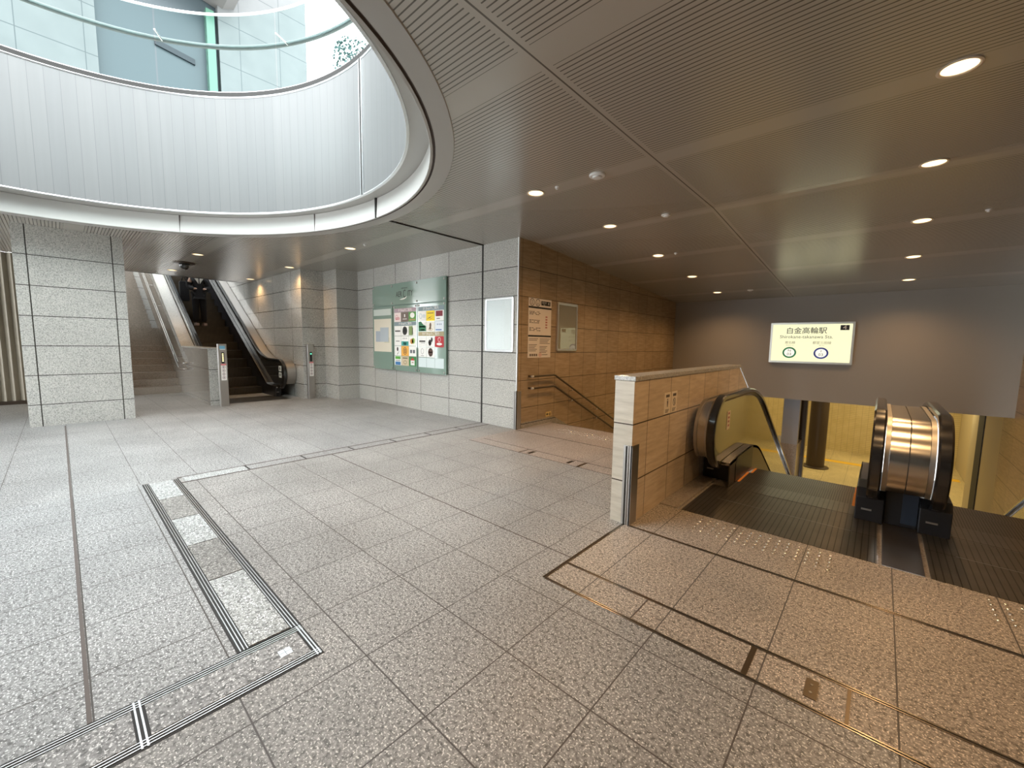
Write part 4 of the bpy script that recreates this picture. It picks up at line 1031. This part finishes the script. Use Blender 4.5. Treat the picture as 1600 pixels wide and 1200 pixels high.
# ------------------------------------------------------------------ person on the far escalator
def person():
    px, py, pz = -15.06, 2.86, 1.787
    t = thing('person', 'person in a black suit and pale collar facing down the far escalator', 'person', (px, py, pz))
    def skin(name, verts, edges, radii, mat, par=t, root=0, sub=2):
        me = bpy.data.meshes.new(name); me.from_pydata([(v[0], v[1], v[2]) for v in verts], edges, []); me.materials.append(mat)
        o = bpy.data.objects.new(name, me); C.objects.link(o); o.parent = par
        s = o.modifiers.new('skin', 'SKIN'); s.use_smooth_shade = True
        for i, r in enumerate(radii):
            d = me.skin_vertices[0].data[i]; d.radius = (r, r) if not isinstance(r, tuple) else r
            d.use_root = (i == root)
        ss = o.modifiers.new('sub', 'SUBSURF'); ss.levels = sub; ss.render_levels = sub
        return o
    # x is towards the camera side (down), y across
    V = [(0, 0, .92), (0, 0, 1.08), (0, 0, 1.25), (0, 0, 1.38), (.01, 0, 1.46), (.015, 0, 1.55), (.01, 0, 1.63),
         (0, -.17, 1.36), (.03, -.235, 1.10), (.16, -.12, 1.04), (0, .17, 1.36), (.03, .235, 1.10), (.16, .10, 1.04),
         (0, -.085, .88), (.015, -.09, .48), (0, -.095, .09), (0, .085, .88), (.015, .09, .48), (0, .095, .09)]
    E_ = [(0, 1), (1, 2), (2, 3), (3, 4), (4, 5), (5, 6), (3, 7), (7, 8), (8, 9), (3, 10), (10, 11), (11, 12), (0, 13), (13, 14), (14, 15), (0, 16), (16, 17), (17, 18)]
    Rr = [.115, .11, .12, .10, .05, .085, .07, .062, .05, .035, .062, .05, .035, .085, .06, .042, .085, .06, .042]
    skin('body', V, E_, Rr, M['skin'])
    k = 1.16
    cv = [0, 1, 2, 3, 7, 8, 9, 10, 11, 12]; mp = {v: i for i, v in enumerate(cv)}
    skin('jacket', [V[0][:2] + (.78,)] + [V[i] for i in cv], [(0, 1)] + [(mp[a] + 1, mp[b] + 1) for a, b in E_ if a in mp and b in mp], [.165] + [max(Rr[i] * k + .018, .055) for i in cv], M['suit'], root=1)
    lv = [0, 13, 14, 15, 16, 17, 18]; mp = {v: i for i, v in enumerate(lv)}
    skin('trousers', [V[i] for i in lv], [(mp[a], mp[b]) for a, b in E_ if a in mp and b in mp], [.13, .105, .085, .072, .105, .085, .072], M['suit'])
    # open white collar on the chest
    bm = B()
    for sg in (-1, 1):
        prism(bm, [(sg * .015, 1.20), (sg * .13, 1.40), (sg * .07, 1.47), (sg * .012, 1.33)], lambda p, a: (a, p[0], p[1]), .125, .150)
    o = obj('collar', bm, M['shirt'], None, bev=.006); o.parent = t; LOC[o] = LOC[t]
    bm = B(); lathe(bm, [(0.0, .125), (.06, .115), (.098, .06), (.105, .0), (.098, -.05), (.085, -.06)], (-.008, 0, 1.60), 20)
    o = obj('hair', bm, M['hair'], None, smooth='all'); o.parent = t
    for y in (-.095, .095):
        bm = B(); prism(bm, rrect(y - .048, y + .048, -.09, .18, .045, 5), lambda p, a: (p[1], p[0], a), 0, .07); o = obj('shoe', bm, M['shoe'], None, bev=.012); o.parent = t
    for sg in (-1, 1):
        bx, by = .165, sg * .11 - .01; hv = [(bx, by, 1.045), (bx + .045, by, 1.05), (bx + .085, by, 1.055)]; he = [(0, 1), (1, 2)]; hrad = [.026, .032, .026]
        for f in range(4):
            i = len(hv); yy = by + (f - 1.5) * .018; hv += [(bx + .115, yy, 1.06), (bx + .135, yy, 1.045 - .002 * f)]; he += [(2, i), (i, i + 1)]; hrad += [.009, .008]
        i = len(hv); hv += [(bx + .06, by - sg * .035, 1.07)]; he += [(1, i)]; hrad += [.010]
        skin('hand', hv, he, hrad, M['skin'], sub=1)
    return t
person()
t = thing('shoulder_bag', 'large black bag held beside the suited person on the escalator', 'bag', (-15.38, 2.58, 2.5))
b = B(); prism(b, rrect(2.47, 2.69, 2.50, 3.08, .05), lambda p, a: (a, p[0], p[1]), -15.46, -15.31); obj('body', b, M['suit'], t, bev=.02)
b = B(); tube(b, bend([(-15.38, 2.52, 3.06), (-15.38, 2.58, 3.27), (-15.38, 2.65, 3.06)], .1), .014, 8); obj('strap', b, M['suit'], t, smooth='all')

# ------------------------------------------------------------------ upper surroundings seen through the opening
t = thing('building', 'pale stone-clad building with blue-grey metal bay seen through the oval opening', 'building', (-26, 2, 4.97))
XB = -26
obj('left_wall', nb(XB - 6, XB, -14, 1.92, 4.97, 30), M['stone_up'], t)
obj('metal_bay', nb(XB - 6, XB - .35, 1.9, 6.4, 4.97, 30), M['blue_metal'], t)
obj('right_wall', nb(XB - 6, XB, 6.38, 10.66, 4.97, 30), M['stone_up'], t)
obj('entrance_canopy', prism(B(), [(1.0, 21.0), (7.1, 21.0), (7.1, 18.2), (6.6, 17.95), (1.0, 18.9)], lambda p, a: (a, p[0], p[1]), XB - .3, XB + 1.6), M['soffit_up'], t)
obj('green_fin', nb(XB - .34, XB + .05, 5.88, 6.22, 12.5, 17.6), M['green_edge'], t)
b = B(); prism(b, [(3.9, 15.05), (5.4, 14.85), (5.4, 15.1), (3.9, 15.3)], lambda p, a: (a, p[0], p[1]), XB - .35, XB - .25); obj('rail', b, plain('slate_strip', (.012, .017, .022), .6), t)  # sloping dark line across the metal bay, built as a thin strip
t = thing('tree', 'leafy green tree top above the oval opening against white sky', 'tree', (-17.5, 9.2, 4.97))
random.seed(11)
def tree(t, base, top, spread):
    b = B(); tube(b, [base, (base[0], base[1], (base[2] + top[2]) / 2), top], [.16, .10, .03], 8); obj('trunk', b, M['bark'], t, smooth=True)
    b = B()
    for k in range(14):
        a = random.uniform(0, 2 * PI); z = random.uniform(.45, .98); p = Vector((base[0], base[1], base[2] + (top[2] - base[2]) * z)); q = p + Vector((math.cos(a), math.sin(a), .7)) * spread * random.uniform(.4, .8)
        tube(b, [p, q], [.03, .008], 5)
    obj('branches', b, M['bark'], t)
    b = B()
    for k in range(1500):
        a = random.uniform(0, 2 * PI); r_ = spread * random.random() ** .5; z = random.uniform(-.9, 1.0)
        cl = Vector((top[0] + math.cos(a) * r_ * (1 - .45 * max(z, 0)), top[1] + math.sin(a) * r_ * (1 - .45 * max(z, 0)), top[2] - .8 + z * spread * 1.1))
        if (math.sin(cl.x * 5) + math.sin(cl.y * 4.3 + 1) + math.sin(cl.z * 4.7)) < -.2: continue
        n = Vector((random.gauss(0, 1), random.gauss(0, 1), random.gauss(0, 1))).normalized(); u = n.orthogonal().normalized(); w = n.cross(u); s = random.uniform(.05, .10)
        quad(b, [cl - u * s, cl + w * s * .5, cl + u * s, cl - w * s * .5])
    o = obj('foliage', b, M['leaf'], t); o['kind'] = 'stuff'
tree(t, (-17.9, 9.3, 4.97), (-17.9, 9.3, 13.6), 1.15)

# ------------------------------------------------------------------ light
def area(name, loc, rot, sx, sy, e, col):
    l = bpy.data.lights.new(name, 'AREA'); l.shape = 'RECTANGLE'; l.size = sx; l.size_y = sy; l.energy = e; l.color = col
    o = bpy.data.objects.new(name, l); C.objects.link(o); o.location = loc; o.rotation_euler = rot; return o
for x in (-6.0, -3.2, -.4, 1.4): area('concourse_tube', (x, 18.5, .27), (0, 0, 0), .3, 6.5, 38, (1.0, .83, .46))
w = bpy.data.worlds.new('sky'); bpy.context.scene.world = w; w.use_nodes = True
bg = w.node_tree.nodes['Background']; bg.inputs[0].default_value = (.94, .975, 1.0, 1); bg.inputs[1].default_value = 4.5
sc = bpy.context.scene
sc.view_settings.view_transform = 'Standard'; sc.view_settings.look = 'None'; sc.view_settings.exposure = 0.9; sc.view_settings.gamma = 1.0; sc.view_settings.use_curve_mapping = False
sc.cycles.max_bounces = 10; sc.cycles.diffuse_bounces = 6; sc.cycles.transparent_max_bounces = 12
sc.cycles.sample_clamp_indirect = 6
sc.cycles.use_denoising = True
